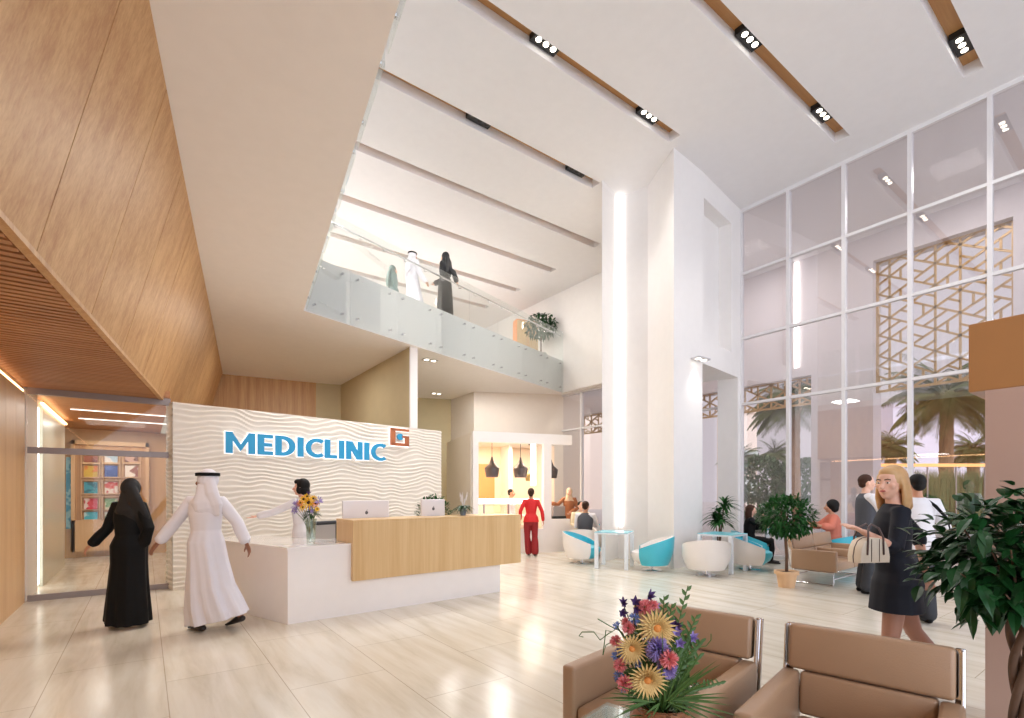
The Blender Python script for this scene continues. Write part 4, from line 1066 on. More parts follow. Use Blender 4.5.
table('white lounge table with cyan glass top, in front of the spiky plant', LD(4.2, 9.98), head_to(-42), 0.7)
table('white lounge table in front of the seated dark-dressed woman', at(778, 11.15), head_to(24), 0.5)
table('white table between the two men by the café', at(590, 12.85), head_to(10), 0.5)

# sofa by the window
sf = armchair('sofa', 'tan leather two-seat sofa in the lounge beside the round ficus', (9.97, 3.88, 0), radians(2), 0.88, 0.8, sofa=2, zs=0.40)

# handbag etc. come with the people
# ================================================================ café
K0 = at(473, 12.4); K1 = at(576, 13.35); KD = (K1 - K0).normalized(); KN = Vector((-KD.y, KD.x, 0)); KL = (K1 - K0).length; kang = atan2(KD.y, KD.x)
def kx(px):
    t = (px - CX)/FPX; la, da = -0.967, 12.4; l1, d1 = 64/FPX*13.35, 13.35
    dl, dd = (l1 - la)/KL, (d1 - da)/KL; return (t*da - la)/(dl - t*dd)
def ks(name, mb, m):
    o = mb.build(name, m); o.matrix_world = Matrix.Translation(K0) @ Matrix.Rotation(kang, 4, 'Z'); o['kind'] = 'structure'; return o
ZK = 3.09
f = MB(); f.box((0, 0, 0), (kx(478.6), 0.16, ZK)); f.box((kx(478.6), 0, 2.83), (kx(572), 0.16, ZK)); f.box((kx(544), 0, 0), (kx(551.5), 0.16, 2.83))
f.box((kx(478.6), 0, 0), (kx(544), 0.12, 0.62)); f.box((kx(551.5), 0.0, 0), (kx(570), 0.14, 0.86)); ks('wall_cafe_front', f, M['white'])
f = MB(); f.box((0, 0.16, ZK - 0.1), (kx(572), 3.0, ZK)); ks('ceiling_cafe', f, M['beige'])
f = MB(); f.box((0, 3.0, 0), (kx(600), 3.1, ZK)); ks('wall_cafe_back', f, M['cafe'])
f = MB(); f.box((-0.02, 0.16, 0), (0.04, 3.0, ZK - 0.1)); ks('wall_cafe_left', f, M['beige'])
f = MB(); f.box((kx(537) , 2.2, 0), (kx(537) + 0.1, 3.0, ZK - 0.1)); ks('wall_cafe_pier', f, M['white'])
def kt(name, label, cat, x, y, z, group=None): 
    q = K0 + KD*x + KN*y; return thing(name, label, cat, (q.x, q.y, z), kang, group)
t = kt('cafe_counter', 'café serving counter with a glowing top band and glass display', 'counter', kx(479), 0.2, 0)
cwid = kx(543) - kx(479)
MB().rbox((0.02, 0, 0), (cwid - 0.02, 0.6, 0.72), 0.01, 2).build('counter_body', M['cafe'], t)
MB().box((0.02, 0.0, 0.73), (cwid - 0.02, 0.012, 1.26)).build('display_glass', M['gdoor'], t)
MB().rbox((0.02, 0.1, 0.95), (cwid - 0.02, 0.5, 0.965), 0.003, 1).build('display_shelf', M['white'], t)
MB().rbox((0.02, 0.0, 1.27), (cwid - 0.02, 0.55, 1.40), 0.01, 2).build('glowing_top', M['led'], t)
for k, u in enumerate((0.12, 0.5, 0.88)): MB().box((cwid*u - 0.02, 0.05, 0.72), (cwid*u + 0.02, 0.09, 1.27)).build('post', M['grey'], t)
t = kt('wall_panel', 'orange panel on the back wall of the café', 'wall panel', kx(494), 2.95, 1.2)
MB().rbox((0.1, 0, 0), (0.95, 0.04, 1.25), 0.004, 1).build('panel_board', M['orange'], t)
t = kt('menu_screen', 'bright upright screen panel beside the café post', 'light panel', kx(538.2), 0.5, 1.75)
MB().box((0, 0, 0), (0.14, 0.03, 1.15)).build('panel', M['led'], t)
def pendant(label, px, y, ztop, zb, R, m):
    q = K0 + KD*0 + KN*0; 
    x = kx(px) * 1.0
    for _ in range(8):       # slide along the front until the lamp is seen at px
        w = K0 + KD*x + KN*y; lat = w.dot(RT); dep = w.dot(FW); x += (((px - CX)/FPX*dep) - lat) * 0.9
    t = kt('pendant_lamp', label, 'pendant lamp', x, y, zb, 'café pendant lamps')
    h = ztop - zb
    MB().lathe([(0.0, 0.0), (R*0.78, 0.0), (R*0.82, 0.01), (R, h*0.42), (R*0.96, h*0.47), (R*0.42, h*0.66), (R*0.2, h*0.85), (R*0.1, h), (0, h)], seg=28).build('shade', m, t, smooth='auto')
    MB().tube([(0, 0, h), (0, 0, ZK - 0.11 - zb)], 0.008, seg=6, rnd=False).build('cord', M['black'], t)
    MB().lathe([(0.0, 0), (0.06, 0), (0.06, 0.03), (0, 0.03)]).build('ceiling_cap', M['black'], t).location = (0, 0, ZK - 0.135 - zb)
    return t
pendant('dark bell-shaped pendant lamp, leftmost in the café', 492, 0.75, 2.52, 1.97, 0.2, M['pendant'])
pendant('dark bell-shaped pendant lamp in the middle of the café', 520.5, 0.75, 2.52, 1.97, 0.2, M['pendant'])
pendant('small gold pendant lamp behind the middle dark one', 530.5, 1.6, 2.35, 1.9, 0.17, M['pendg'])
pendant('dark pendant lamp half hidden behind the café post', 551.0, 1.0, 2.5, 1.97, 0.2, M['pendant'])
q = K0 + KD*(KL*0.35) + KN*1.4; area('cafe_lamp', (q.x, q.y, ZK - 0.15), 1.6, 75, (1, 0.80, 0.58), sy=1.0)
q = K0 + KD*(KL*0.8) + KN*1.4; area('cafe_lamp', (q.x, q.y, ZK - 0.15), 1.0, 70, (1, 0.84, 0.66))
t = thing('espresso_machine', 'small grey coffee machine on the low wall beside the post', 'coffee machine', at(557, 13.6, 0.0), kang)
MB().rbox((-0.25, -0.2, 0), (0.25, 0.2, 0.85), 0.01, 2).build('cabinet', M['white'], t)
MB().rbox((-0.18, -0.16, 0.851), (0.18, 0.16, 1.2), 0.03, 3).build('body', M['grey'], t)
MB().rbox((-0.2, -0.17, 0.86), (0.2, 0.17, 0.93), 0.01, 2).build('drip_tray', M['black'], t)

# ================================================================ brochure wall in the corridor
CW = 15.9
rk = thing('brochure_rack', 'oak brochure display rack on the corridor end wall', 'brochure rack', (-1.35, CW - 0.2, 0))
def cx_(px):  # world x on plane Y = CW-0.2
    t = (px - CX)/FPX; Y = CW - 0.2; d = Y/(0.8059 - 0.592*t); return 0.8059*t*d + 0.592*d, d
def cz_(px, py): return CAMZ + (HY - py) * cx_(px)[1] / FPX
X0, X1 = cx_(71)[0], cx_(149)[0]; zT = cz_(100, 441); 
MB().box((X0 + 1.35, 0.05, 0.15), (X1 + 1.35, 0.1, zT)).build('back_board', M['oakv'], rk)
fr = MB()
for a, b in (((X0, 0.15), (X0 + 0.07, zT)), ((X1 - 0.07, 0.15), (X1, zT))): fr.box((a[0] + 1.35, -0.02, a[1]), (b[0] + 1.35, 0.05, b[1]))
fr.box((X0 + 1.35, -0.02, zT - 0.1), (X1 + 1.35, 0.05, zT)); fr.box((X0 + 1.35, -0.02, 0.15), (X1 + 1.35, 0.05, 0.9)); fr.build('rack_frame', M['oakb'], rk)
cols = [((205, 170, 60), (215, 120, 40), 'yellow and orange'), ((60, 80, 150), (90, 110, 180), 'deep blue'), ((235, 225, 215), (150, 90, 70), 'white and rust'), ((60, 150, 170), (40, 110, 130), 'teal landscape'), ((225, 210, 200), (200, 70, 50), 'white and red'), ((200, 160, 140), (120, 80, 60), 'brown portrait'), ((200, 50, 60), (230, 210, 205), 'red and white'), ((120, 160, 110), (210, 200, 170), 'soft green'), ((180, 140, 120), (90, 60, 50), 'dim brown'), ((70, 180, 205), (190, 225, 230), 'pale sky blue'), ((210, 215, 205), (120, 150, 130), 'pale sage'), ((220, 200, 180), (150, 120, 100), 'light sand'), ((150, 100, 70), (200, 160, 120), 'bronze toned'), ((180, 200, 215), (230, 225, 220), 'ice blue'), ((160, 90, 60), (120, 60, 40), 'chestnut')]
cols = [cols[i] for i in (0, 3, 6, 9, 14, 1, 4, 7, 10, 13, 2, 11, 12, 8, 5)]
names_c = ['left column', 'middle column', 'right column']; names_r = ['second row', 'third row', 'fourth row', 'bottom row', 'top row']
def cover(c1, c2, seed):
    m, nt, b = newmat('brochure_cover'); tc = nt.nodes.new('ShaderNodeTexCoord'); n = nt.nodes.new('ShaderNodeTexNoise'); n.inputs['Scale'].default_value = 4 + seed % 3; n.inputs['Detail'].default_value = 2
    mp = nt.nodes.new('ShaderNodeMapping'); mp.inputs['Location'].default_value = (seed*3.1, seed, seed*1.7); nt.links.new(tc.outputs['Object'], mp.inputs[0]); nt.links.new(mp.outputs[0], n.inputs['Vector'])
    cr = nt.nodes.new('ShaderNodeValToRGB'); cr.color_ramp.elements[0].position = 0.5; cr.color_ramp.elements[1].position = 0.56
    cr.color_ramp.elements[0].color = srgb(*c1); cr.color_ramp.elements[1].color = srgb(*c2); nt.links.new(n.outputs['Fac'], cr.inputs[0]); nt.links.new(cr.outputs[0], b.inputs['Base Color']); b.inputs['Roughness'].default_value = 0.3; return m
k = 0; shelf_z = []
for ci, (pa, pb_) in enumerate(((84, 97.5), (104.5, 117.5), (125, 138))):
    for ri, (ya, yb) in enumerate(((465.5, 475.5), (482, 492), (498.5, 508), (512, 518), (456, 461))):
        pm = (pa + pb_)/2; xa, xb = cx_(pa)[0], cx_(pb_)[0]; z0, z1 = cz_(pm, yb), cz_(pm, ya)
        bx_ = MB(); e = 0.035; bx_.box((xa - e + 1.35, -0.03, z0 - e - 0.02), (xb + e + 1.35, 0.05, z0 - e + 0.0)); bx_.box((xa - e + 1.35, -0.03, z1 + e), (xb + e + 1.35, 0.05, z1 + e + 0.02)); bx_.box((xa - e - 0.02 + 1.35, -0.03, z0 - e - 0.02), (xa - e + 1.35, 0.05, z1 + e + 0.02)); bx_.box((xb + e + 1.35, -0.03, z0 - e - 0.02), (xb + e + 0.02 + 1.35, 0.05, z1 + e + 0.02))
        bx_.build('holder', M['oakb'], rk)
        c1, c2, cn = cols[k % len(cols)]
        t = thing('brochure', cn + ' brochure, ' + names_c[ci] + ', ' + names_r[ri] + ' of the rack', 'brochure', ((xa + xb)/2, CW - 0.2 + 0.02, z0 - e + 0.001), 0, 'brochures in the rack')
        MB().box((-(xb - xa)/2, 0.0, 0.0), ((xb - xa)/2, 0.012, z1 - z0 + e)).build('cover', cover(c1, c2, k), t); k += 1
t = thing('blue_artwork', 'tall narrow blue picture beside the brochure rack', 'picture', (cx_(65.5)[0], CW - 0.12, 0.7))
MB().box((0, 0, 0), (0.22, 0.03, 1.7)).build('picture_panel', cover((70, 150, 180), (150, 200, 210), 31), t)

# ================================================================ outside
def palm(label, px, d, H, Rc, seed, fr_n=46, trunk=0.22, group='palms outside the glazing'):
    p = at(px, d); t = thing('palm_tree', label, 'palm tree', (p.x, p.y, -0.02), 0, group); r = random.Random(seed)
    mb = MB(); pts = []; rd_ = []
    for i in range(24): z = (H)*i/23; pts.append((0.04*sin(z), 0.03*sin(z*0.7), z)); rd_.append(trunk*(1.15 - 0.25*z/H)*(1 + (0.06 if i % 2 else -0.03)) * (1.25 if i > 20 else 1))
    mb.tube(pts, rd_, seg=14, rnd=False); mb.build('trunk', M['barkp'], t)
    fo = MB()
    for k in range(fr_n):
        a = 2*pi*k*0.382 + r.uniform(-0.2, 0.2); el = r.uniform(-0.45, 1.25); L = Rc * r.uniform(0.85, 1.1); d0 = Vector((cos(a)*cos(el), sin(a)*cos(el), sin(el)))
        q = Vector((0, 0, H)); pts = [q.copy()]; dd = d0.copy(); n = 12
        for i in range(n): dd = (dd + Vector((0, 0, -0.075 - 0.02*i/3))).normalized(); q = q + dd*L/n; pts.append(q.copy())
        fo.tube(pts, [0.02*(1 - i/(n+1)) + 0.004 for i in range(n+1)], seg=4, rnd=False)
        for i in range(1, n + 1):
            for j in range(3):
                u = pts[i-1].lerp(pts[i], j/3); tg = (pts[i] - pts[i-1]).normalized(); sd_ = tg.cross(Vector((0, 0, 1))).normalized()
                ll = Rc*0.26*sin(pi*min(0.95, 0.18 + i/n*0.78))
                for s_ in (-1, 1): leaf(fo, u, sd_*s_ + tg*0.55 + Vector((0, 0, -0.25)), Vector((0, 0, 1)), ll, 0.035*Rc/1.5, 0.35, 2, 0.2)
    fo.build('fronds', M['leafp'], t, fix=False)
palm('tall palm with a thick trunk behind the tall gold lattice', 947, 21.0, 5.6, 2.6, 2, 60, 0.24)
palm('tall palm whose crown hangs below the low lattice band', 795, 27.0, 6.7, 3.0, 4, 60, 0.26)
palm('small far palm left of the tall palm trunk', 775, 44.0, 5.0, 1.8, 6, 60, 0.3)
palm('short bushy palm behind the standing group, left of the thick trunk', 891, 30.0, 4.3, 1.6, 8, 80, 0.3)
palm('short bushy palm right of the thick trunk', 974, 30.0, 4.2, 1.6, 9, 80, 0.3)
palm('palm seen at the left edge of the glazing', 741, 40.0, 4.3, 2.0, 12, 40, 0.3)
def bush(label, px, d, w, h, z0, seed, trunk=True, mt='leafh', nm='shrub_tree', cat='tree'):
    p = at(px, d); t = thing(nm, label, cat, (p.x, p.y, -0.02)); r = random.Random(seed)
    if trunk: MB().tube([(0, 0, 0), (0.02, 0, z0 + h*0.5)], (0.1, 0.06), seg=8, rnd=False).build('trunk', M['bark'], t)
    fo = MB()
    for k in range(2400):
        dd = rdir(r); q = r.uniform(0.6, 1) ** 0.5 * (1 + 0.15*noise.noise(dd*3)); leaf(fo, Vector((dd.x*w/2*q, dd.y*w/2*q, z0 + h/2 + dd.z*h/2*q)), dd + rdir(r), Vector((0, 0, 1)), w*0.09, w*0.055, 0.1, 2)
    fo.build('foliage', M[mt], t, fix=False)
bush('round clipped tree outside, left of the small far palm', 758, 34, 3.6, 3.1, 0.9, 1)
bush('round clipped tree outside, right of the small far palm', 800, 36, 3.6, 3.1, 0.9, 2)
bush('low bright green bush outside behind the seated woman', 765, 20, 2.2, 0.9, 0.0, 3, False, 'stem', 'low_shrub', 'shrub')
# reed hedge with a glowing orange band on top
h0 = at(868, 19.0); h1 = at(1010, 19.0)
t = thing('reed_hedge', 'tall reedy hedge outside with an orange glowing band on top', 'hedge', (h0.x, h0.y, -0.02), atan2((h1 - h0).y, (h1 - h0).x)); Lh = (h1 - h0).length
fo = MB(); r = random.Random(77)
for k in range(3200): leaf(fo, (r.uniform(0, Lh), r.uniform(0, 0.8), 0), (r.uniform(-0.1, 0.1), r.uniform(-0.1, 0.1), 1), Vector((0, 1, 0)), r.uniform(1.9, 2.6), 0.05, 0.0, 3)
fo.build('reeds', M['leafh'], t, fix=False)
MB().rbox((0, -0.15, 2.56), (Lh, -0.08, 2.68), 0.01, 1).build('glow_band', emit('amber_band', (240, 170, 100), 1.2), t)  # glowing orange band along the hedge top
for k in range(6): MB().box((Lh*k/5 - 0.02 if k else 0, -0.14, 0), (Lh*k/5 + 0.02, -0.1, 2.56)).build('post', M['grey'], t)
# distant buildings
def house(label, px0, px1, ytop, d, m, seed=0):
    p0, p1 = at(px0, d), at(px1, d); L_ = (p1 - p0).length; H_ = CAMZ + (HY - ytop)*d/FPX
    t = thing('distant_building', label, 'building', (p0.x, p0.y, -0.1), atan2((p1 - p0).y, (p1 - p0).x))
    MB().box((0, 0, 0), (L_, 6, H_)).build('wall', m, t); MB().box((-0.2, -0.25, H_ - 0.5), (L_ + 0.2, 0.0, H_)).build('cornice', m, t)
    n = max(2, int(L_/4))
    for i in range(n):
        for z in (1.2, 4.6): 
            if z + 2 < H_ - 0.8: MB().box((L_*(i + 0.5)/n - 0.6, -0.04, z), (L_*(i + 0.5)/n + 0.6, 0.02, z + 2)).build('window', M['frost'], t)
mlil = mat('lilac_render', (222, 212, 220), 0.9)
mpch = mat('peach_render', (236, 214, 196), 0.9)
house('pale lilac building far behind the palms on the right', 893, 1060, 402, 60, mlil)
house('peach building seen through the gap left of the column', 540, 640, 395, 48, mpch)
house('narrow pale building at the left of the glazing', 738, 757, 408, 58, mpch)
# ================================================================ people
def lerp(a, b, t): return a + (b - a) * t
class Body:
    """one person; local frame: x to the person's right, y the way they face, z up. View-frame offsets (right of, beyond, height) are turned with vf()."""
    def __init__(s, label, pos, look, H=1.75, skin='skinM', seated=False, hl=0, joints=None, vj=None, group=None, vs=0.010, woman=False, seat=0.0):
        s.k = k = H/1.75; s.rz = head_to(look); s.t = thing('person', label, 'person', pos, s.rz, group); s.vs = vs; s.skin = M[skin]; s.H = H; s.woman = woman
        w = 0.165 if woman else 0.19
        if not seated:
            J = dict(pelvis=(0,0,.95), waist=(0,0,1.10), chest=(0,0.01,1.28), neck=(0,-.01,1.47), head=(0,.015,1.635), shR=(w,0,1.43), elR=(w+.05,-.03,1.14), wrR=(w+.05,.05,.90), shL=(-w,0,1.43), elL=(-w-.05,-.03,1.14), wrL=(-w-.05,.05,.90),
                     hiR=(.09,0,.93), knR=(.10,.02,.50), anR=(.10,-.02,.09), hiL=(-.09,0,.93), knL=(-.10,.02,.50), anL=(-.10,-.02,.09))
        else:
            J = dict(pelvis=(0,-.05,.50), waist=(0,-.06,.65), chest=(0,-.05,.84), neck=(0,-.04,1.03), head=(0,-.01,1.195), shR=(w,-.05,.99), elR=(w+.05,-.02,.71), wrR=(w-.02,.22,.68), shL=(-w,-.05,.99), elL=(-w-.05,-.02,.71), wrL=(-w+.02,.22,.68),
                     hiR=(.09,-.03,.50), knR=(.11,.40,.50), anR=(.11,.36,.09), hiL=(-.09,-.03,.50), knL=(-.11,.40,.50), anL=(-.11,.36,.09))
        s.J = {n: Vector(v)*k for n, v in J.items()}
        if seated: 
            for n in s.J: 
                if n[:2] != 'an': s.J[n].z += seat
        for n, v in (joints or {}).items(): s.J[n] = Vector(v)
        for n, v in (vj or {}).items(): s.J[n] = s.vf(*v)
        s.hM = Matrix.Translation(s.J['head']) @ Matrix.Rotation(radians(-hl), 4, 'Z') @ Matrix.Scale(k*1.06, 4)
        s.side = (s.J['shR'] - s.J['shL']).normalized()
    def vf(s, lat, dep, z):
        w = RT*lat + FW*dep; v = Matrix.Rotation(-s.rz, 3, 'Z') @ w; return Vector((v.x, v.y, z))
    def hand(s, mb, side, curl=0.5, nrm_=None):
        k = s.k; w = s.J['wr'+side]; e = s.J['el'+side]; d = (w - e).normalized(); sx = 1 if side == 'R' else -1
        n = Vector((-sx, 0, 0)) if nrm_ is None else Vector(nrm_); n = (n - d*n.dot(d)).normalized(); tv = d.cross(n)*(-sx)
        if tv.dot(Vector((0, 1, 0.3))) < 0: tv = -tv
        mb.tube([w - d*0.02*k, w + d*0.03*k, w + d*0.085*k], [(.024*k, .017*k), (.036*k, .016*k), (.038*k, .013*k)], side=tv, seg=12)
        for i, (o, L) in enumerate(((.028, .070), (.0095, .078), (-.0095, .072), (-.028, .056))):
            b = w + d*0.088*k + tv*o*k; L *= k; c = curl*(0.8 + 0.12*i); fan = tv*o*0.5
            d1 = (d*cos(c*.6) + n*sin(c*.6) + fan*2).normalized(); d2 = (d*cos(c*1.5) + n*sin(c*1.5) + fan).normalized()
            p1 = b + d1*L*.5; p2 = p1 + d2*L*.5; mb.tube([b - d*0.02*k, b, p1, p2], [.0088*k, .0088*k, .0082*k, .007*k], seg=8)
        b = w + d*0.028*k + tv*0.03*k; d1 = (d*.65 + tv*.7 + n*.25).normalized(); d2 = (d*.85 + tv*.3 + n*.4).normalized()
        mb.tube([b - tv*0.012*k, b + d1*0.035*k, b + d1*0.035*k + d2*0.03*k], [.0125*k, .0105*k, .0085*k], seg=8)
        return w + d*0.09*k, d
    def body(s, curlR=0.5, curlL=0.5, bare_feet=False, nR=None, nL=None, slim=0.9):
        J = s.J; k = s.k; mb = MB(); f = 0.92 if s.woman else 1.0
        mb.tube([J['pelvis'] - Vector((0,0,.03)), J['pelvis'], J['waist'], J['chest'], lerp(J['chest'], J['neck'], .7), J['neck'] - Vector((0,0,.02))],
                [(.14*k, .10*k), (.15*k*slim, .105*k*slim), (.125*k*f*slim, .09*k*slim), (.155*k*f*slim, .105*k*slim), (.15*k*f*slim, .085*k*slim), (.075*k, .06*k)], side=s.side, seg=20)
        mb.tube([J['neck'] - Vector((0,0,.05))*k, lerp(J['neck'], J['head'], .5)], [(.058*k*f, .056*k*f), (.05*k*f, .052*k*f)], seg=14)
        hb = MB(); hb.ell((0,-.012,.022), (.074,.092,.094)); hb.ell((0,.020,-.032), (.058,.068,.082)); hb.ell((0,.052,-.088), (.027,.026,.022)); hb.tube([(0,.083,.012), (0,.094,-.010), (0,.106,-.030)], [.008,.010,.013], seg=8)
        hb.ell((.042,.055,-.022), (.022,.022,.020)); hb.ell((-.042,.055,-.022), (.022,.022,.020)); hb.ell((0,.082,-.054), (.024,.012,.012))
        for sx in (-1, 1): hb.ell((sx*.075,-.008,-.008), (.010,.018,.030))
        hb.xform(s.hM); mb.add(hb.v, hb.f)
        for sd in 'RL':
            sh, el, wr = J['sh'+sd], J['el'+sd], J['wr'+sd]; inn = lerp(sh, J['chest'], .35); inn.z = sh.z - .01
            mb.tube([inn, sh, lerp(sh, el, .35), el, lerp(el, wr, .3), wr], [.05*k*f, .050*k*f, .044*k*f, .035*k*f, .036*k*f, .024*k*f], seg=12)
            s.hand(mb, sd, curlR if sd == 'R' else curlL, nR if sd == 'R' else nL)
            hi, kn, an = J['hi'+sd], J['kn'+sd], J['an'+sd]
            mb.tube([lerp(hi, J['pelvis'], .3), hi, lerp(hi, kn, .4), kn, lerp(kn, an, .35), an], [.078*k*slim, .078*k*slim, .072*k*slim, .052*k, .052*k, .033*k], seg=14)
            fd = s.footdir(sd); mb.tube([an - fd*.03*k + Vector((0,0,-.03))*k, an + fd*.06*k + Vector((0,0,-.045))*k, an + fd*.15*k + Vector((0,0,-.065))*k], [(.030*k,.038*k), (.036*k,.028*k), (.036*k,.014*k)], side=fd.cross(Vector((0,0,1))), seg=12)
        s.o = mb.vox('body', s.vs, s.skin, s.t, 1)
        # face
        fm = MB(); 
        for sx in (-1, 1): fm.ell((sx*.029,.0812,.002), (.012,.006,.0058), seg=10, rings=6)
        fm.xform(s.hM); fm.build('eyes', M['eye'], s.t, smooth=True)
        fm = MB()
        for sx in (-1, 1): fm.ell((sx*.029,.0860,.002), (.0062,.003,.0055), seg=8, rings=6)
        fm.xform(s.hM); fm.build('irises', M['iris'], s.t, smooth=True)
        fm = MB().ell((0,.0905,-.055), (.021,.006,.0075), seg=10, rings=6); fm.xform(s.hM); fm.build('lips', M['lip'], s.t, smooth=True)
        return s
    fdir = None
    def footdir(s, sd):
        if s.fdir and sd in s.fdir: return Vector(s.fdir[sd]).normalized()
        return Vector((0.12 if sd == 'R' else -0.12, 1, 0)).normalized()
    def brows(s, m):
        fm = MB()
        for sx in (-1, 1): fm.tube([(sx*.014,.0905,.022), (sx*.03,.090,.027), (sx*.045,.082,.022)], .0035, seg=6)
        fm.xform(s.hM); fm.build('eyebrows', m, s.t, smooth=True)
    def shoes(s, m, heel=0.0):
        k = s.k
        for sd in 'RL':
            an = s.J['an'+sd]; fd = s.footdir(sd); mb = MB()
            mb.tube([an - fd*.045*k + Vector((0,0,-.050))*k, an + fd*.02*k + Vector((0,0,-.045))*k, an + fd*.11*k + Vector((0,0,-.060))*k, an + fd*.20*k + Vector((0,0,-.068))*k], [(.035*k,.034*k), (.040*k,.042*k), (.046*k,.026*k), (.036*k,.016*k)], side=fd.cross(Vector((0,0,1))), seg=14)
            if heel: mb.tube([an - fd*.05*k + Vector((0,0,-.05)), an - fd*.05*k + Vector((0,0,-.085 - heel))], .012, seg=8)
            mb.build('shoe', m, s.t, smooth=True)
    def sleeves(s, mb, g=.014, to=1.0, flare=0.0):
        J = s.J; k = s.k
        for sd in 'RL':
            sh, el, wr = J['sh'+sd], J['el'+sd], J['wr'+sd]; inn = lerp(sh, J['chest'], .4); inn.z = sh.z - .015
            f = 0.92 if s.woman else 1.0
            pts = [inn, sh, lerp(sh, el, .4), el]; rd = [.055*k*f + g, .052*k*f + g, .046*k*f + g, .038*k*f + g + flare*.3]
            if to > 0: pts += [lerp(el, wr, to*.5), lerp(el, wr, to)]; rd += [.036*k*f + g + flare*.6, .028*k*f + g + flare]
            mb.tube(pts, rd, seg=18, fold=lambda u, th: 0.05*sin(3*th + 22*u) * (0.3 + u))
    def top(s, name, m, hem, g=.014, to=1.0, flare=0.0, hemr=(.17, .12), waist=1.0, sleeves=True, shR=0.0, folds=0.02):
        """jacket, shirt, dress or gown. hem: list of extra rings (centre, rx, ry) below the waist"""
        J = s.J; k = s.k; f = 0.92 if s.woman else 1.0; mb = MB()
        pts = [J['neck'] + Vector((0,0,.012)), lerp(J['chest'], J['neck'], .72), lerp(J['chest'], J['neck'], .35), J['chest'], J['waist']]
        rd = [(.066*k + g*.4, .062*k + g*.4), (.150*k*f + g, .085*k + g), (.165*k*f + g, .102*k + g), (.162*k*f + g, .112*k + g), (.138*k*f*waist + g, .10*k*waist + g)]
        for c, rx, ry in hem: pts.append(Vector(c)); rd.append((rx, ry))
        n = len(pts)
        mb.tube(pts, rd, side=s.side, seg=56, rnd=False, fold=lambda u, th: folds * max(0, u - .35) * (sin(7*th + 1.3) + 0.6*sin(13*th + 4*u)) * 2)
        if sleeves: s.sleeves(mb, g, to, flare)
        return mb.vox(name, s.vs, m, s.t, 2)
    def trousers(s, m, g=.018, flare=0.03, to=0.96, folds=0.03):
        J = s.J; k = s.k; mb = MB()
        mb.tube([J['pelvis'] + Vector((0,0,.09)), J['pelvis'], lerp(J['pelvis'], (J['hiR'] + J['hiL'])/2 + Vector((0,0,-.04)), 1)], [(.142*k, .105*k), (.16*k, .12*k), (.155*k, .115*k)], side=s.side, seg=24)
        for sd in 'RL':
            hi, kn, an = J['hi'+sd], J['kn'+sd], J['an'+sd]
            mb.tube([lerp(hi, J['pelvis'], .2), hi, lerp(hi, kn, .4), kn, lerp(kn, an, .4), lerp(kn, an, to)], [.085*k + g, .086*k + g, .078*k + g, .056*k + g, .052*k + g*1.2 + flare*.5, .046*k + g + flare], seg=20, fold=lambda u, th: folds*sin(3*th + 14*u))
        return mb.vox('trousers', s.vs, m, s.t, 2)
    def hair(s, m, style='short'):
        hb = MB()
        if style == 'short': hb.ell((0,-.024,.036), (.081,.092,.086)); hb.ell((0,-.055,-.01), (.068,.052,.065))
        elif style == 'bob': hb.ell((0,-.030,.030), (.090,.094,.098)); hb.ell((0,-.052,-.045), (.090,.068,.068)); hb.ell((.066,.0,-.035), (.022,.045,.062)); hb.ell((-.066,.0,-.035), (.022,.045,.062)); hb.ell((0,.035,.075), (.066,.052,.042))
        elif style == 'afro': hb.ell((0,-.035,.035), (.108,.110,.110)); hb.ell((0,-.06,-.03), (.095,.075,.08))
        elif style == 'bun': hb.ell((0,-.026,.034), (.083,.094,.090)); hb.ell((0,-.075,-.02), (.06,.045,.07)); hb.ell((0,-.115,.04), (.04,.035,.04))
        elif style == 'long':
            hb.ell((0,-.028,.034), (.088,.097,.098)); hb.ell((0,.016,.076), (.062,.056,.038))
            for sx in (-1, 1): hb.tube([(sx*.066,-.002,.05), (sx*.080,-.030,-.02), (sx*.086,-.035,-.10), (sx*.076,-.03,-.18), (sx*.06,-.035,-.235)], [(.03,.02), (.046,.020), (.048,.022), (.036,.016), (.012,.006)], side=(0,1,0), seg=20, fold=lambda u, th: .12*sin(5*th + 9*u)*u)
            hb.tube([(0,-.06,.03), (0,-.088,-.06), (0,-.095,-.16), (0.01,-.09,-.27)], [(.078,.05), (.082,.045), (.088,.036), (.035,.014)], side=(1,0,0), seg=36, fold=lambda u, th: .10*sin(9*th + 5*u)*(.3 + u))
        hb.xform(s.hM); return hb.vox('hair', min(.008, s.vs), m, s.t, 2)
    def scarf(s, m, back=.35, wide=.16, sideways=0.0, name='headscarf', open_face=True):
        k = s.k; hb = MB(); hb.ell((0,-.034,.020), (.094,.104,.112)); hb.ell((0,-.005,-.10), (.080,.085,.06)); hb.xform(s.hM)
        J = s.J; n = J['neck']
        hb.tube([J['head'] + Vector((0,-.02,-.05)), n + Vector((0,0,.03)), n + Vector((0,.005,-.07)), n + Vector((sideways*.3,-.01,-.15))], [(.085*k,.085*k), (.105*k,.10*k), (.175*k,.125*k), (.17*k,.13*k)], side=s.side, seg=28, fold=lambda u, th: .03*sin(6*th + 6*u))
        hb.tube([J['head'] + Vector((0,-.07,.03)), n + Vector((sideways*.2,-.11,.03)), n + Vector((sideways*.6,-.145,-back*.5)), n + Vector((sideways,-.14,-back))], [(.075*k,.05*k), (wide*.8*k,.05*k), (wide*k,.04*k), (wide*.75*k,.025*k)], side=s.side, seg=30, fold=lambda u, th: .07*sin(8*th + 5*u)*u)
        return hb.vox(name, s.vs, m, s.t, 2)

def stand_z(p, z=0.0): return Vector((p.x, p.y, z))
Z = Vector((0, 0, 1))
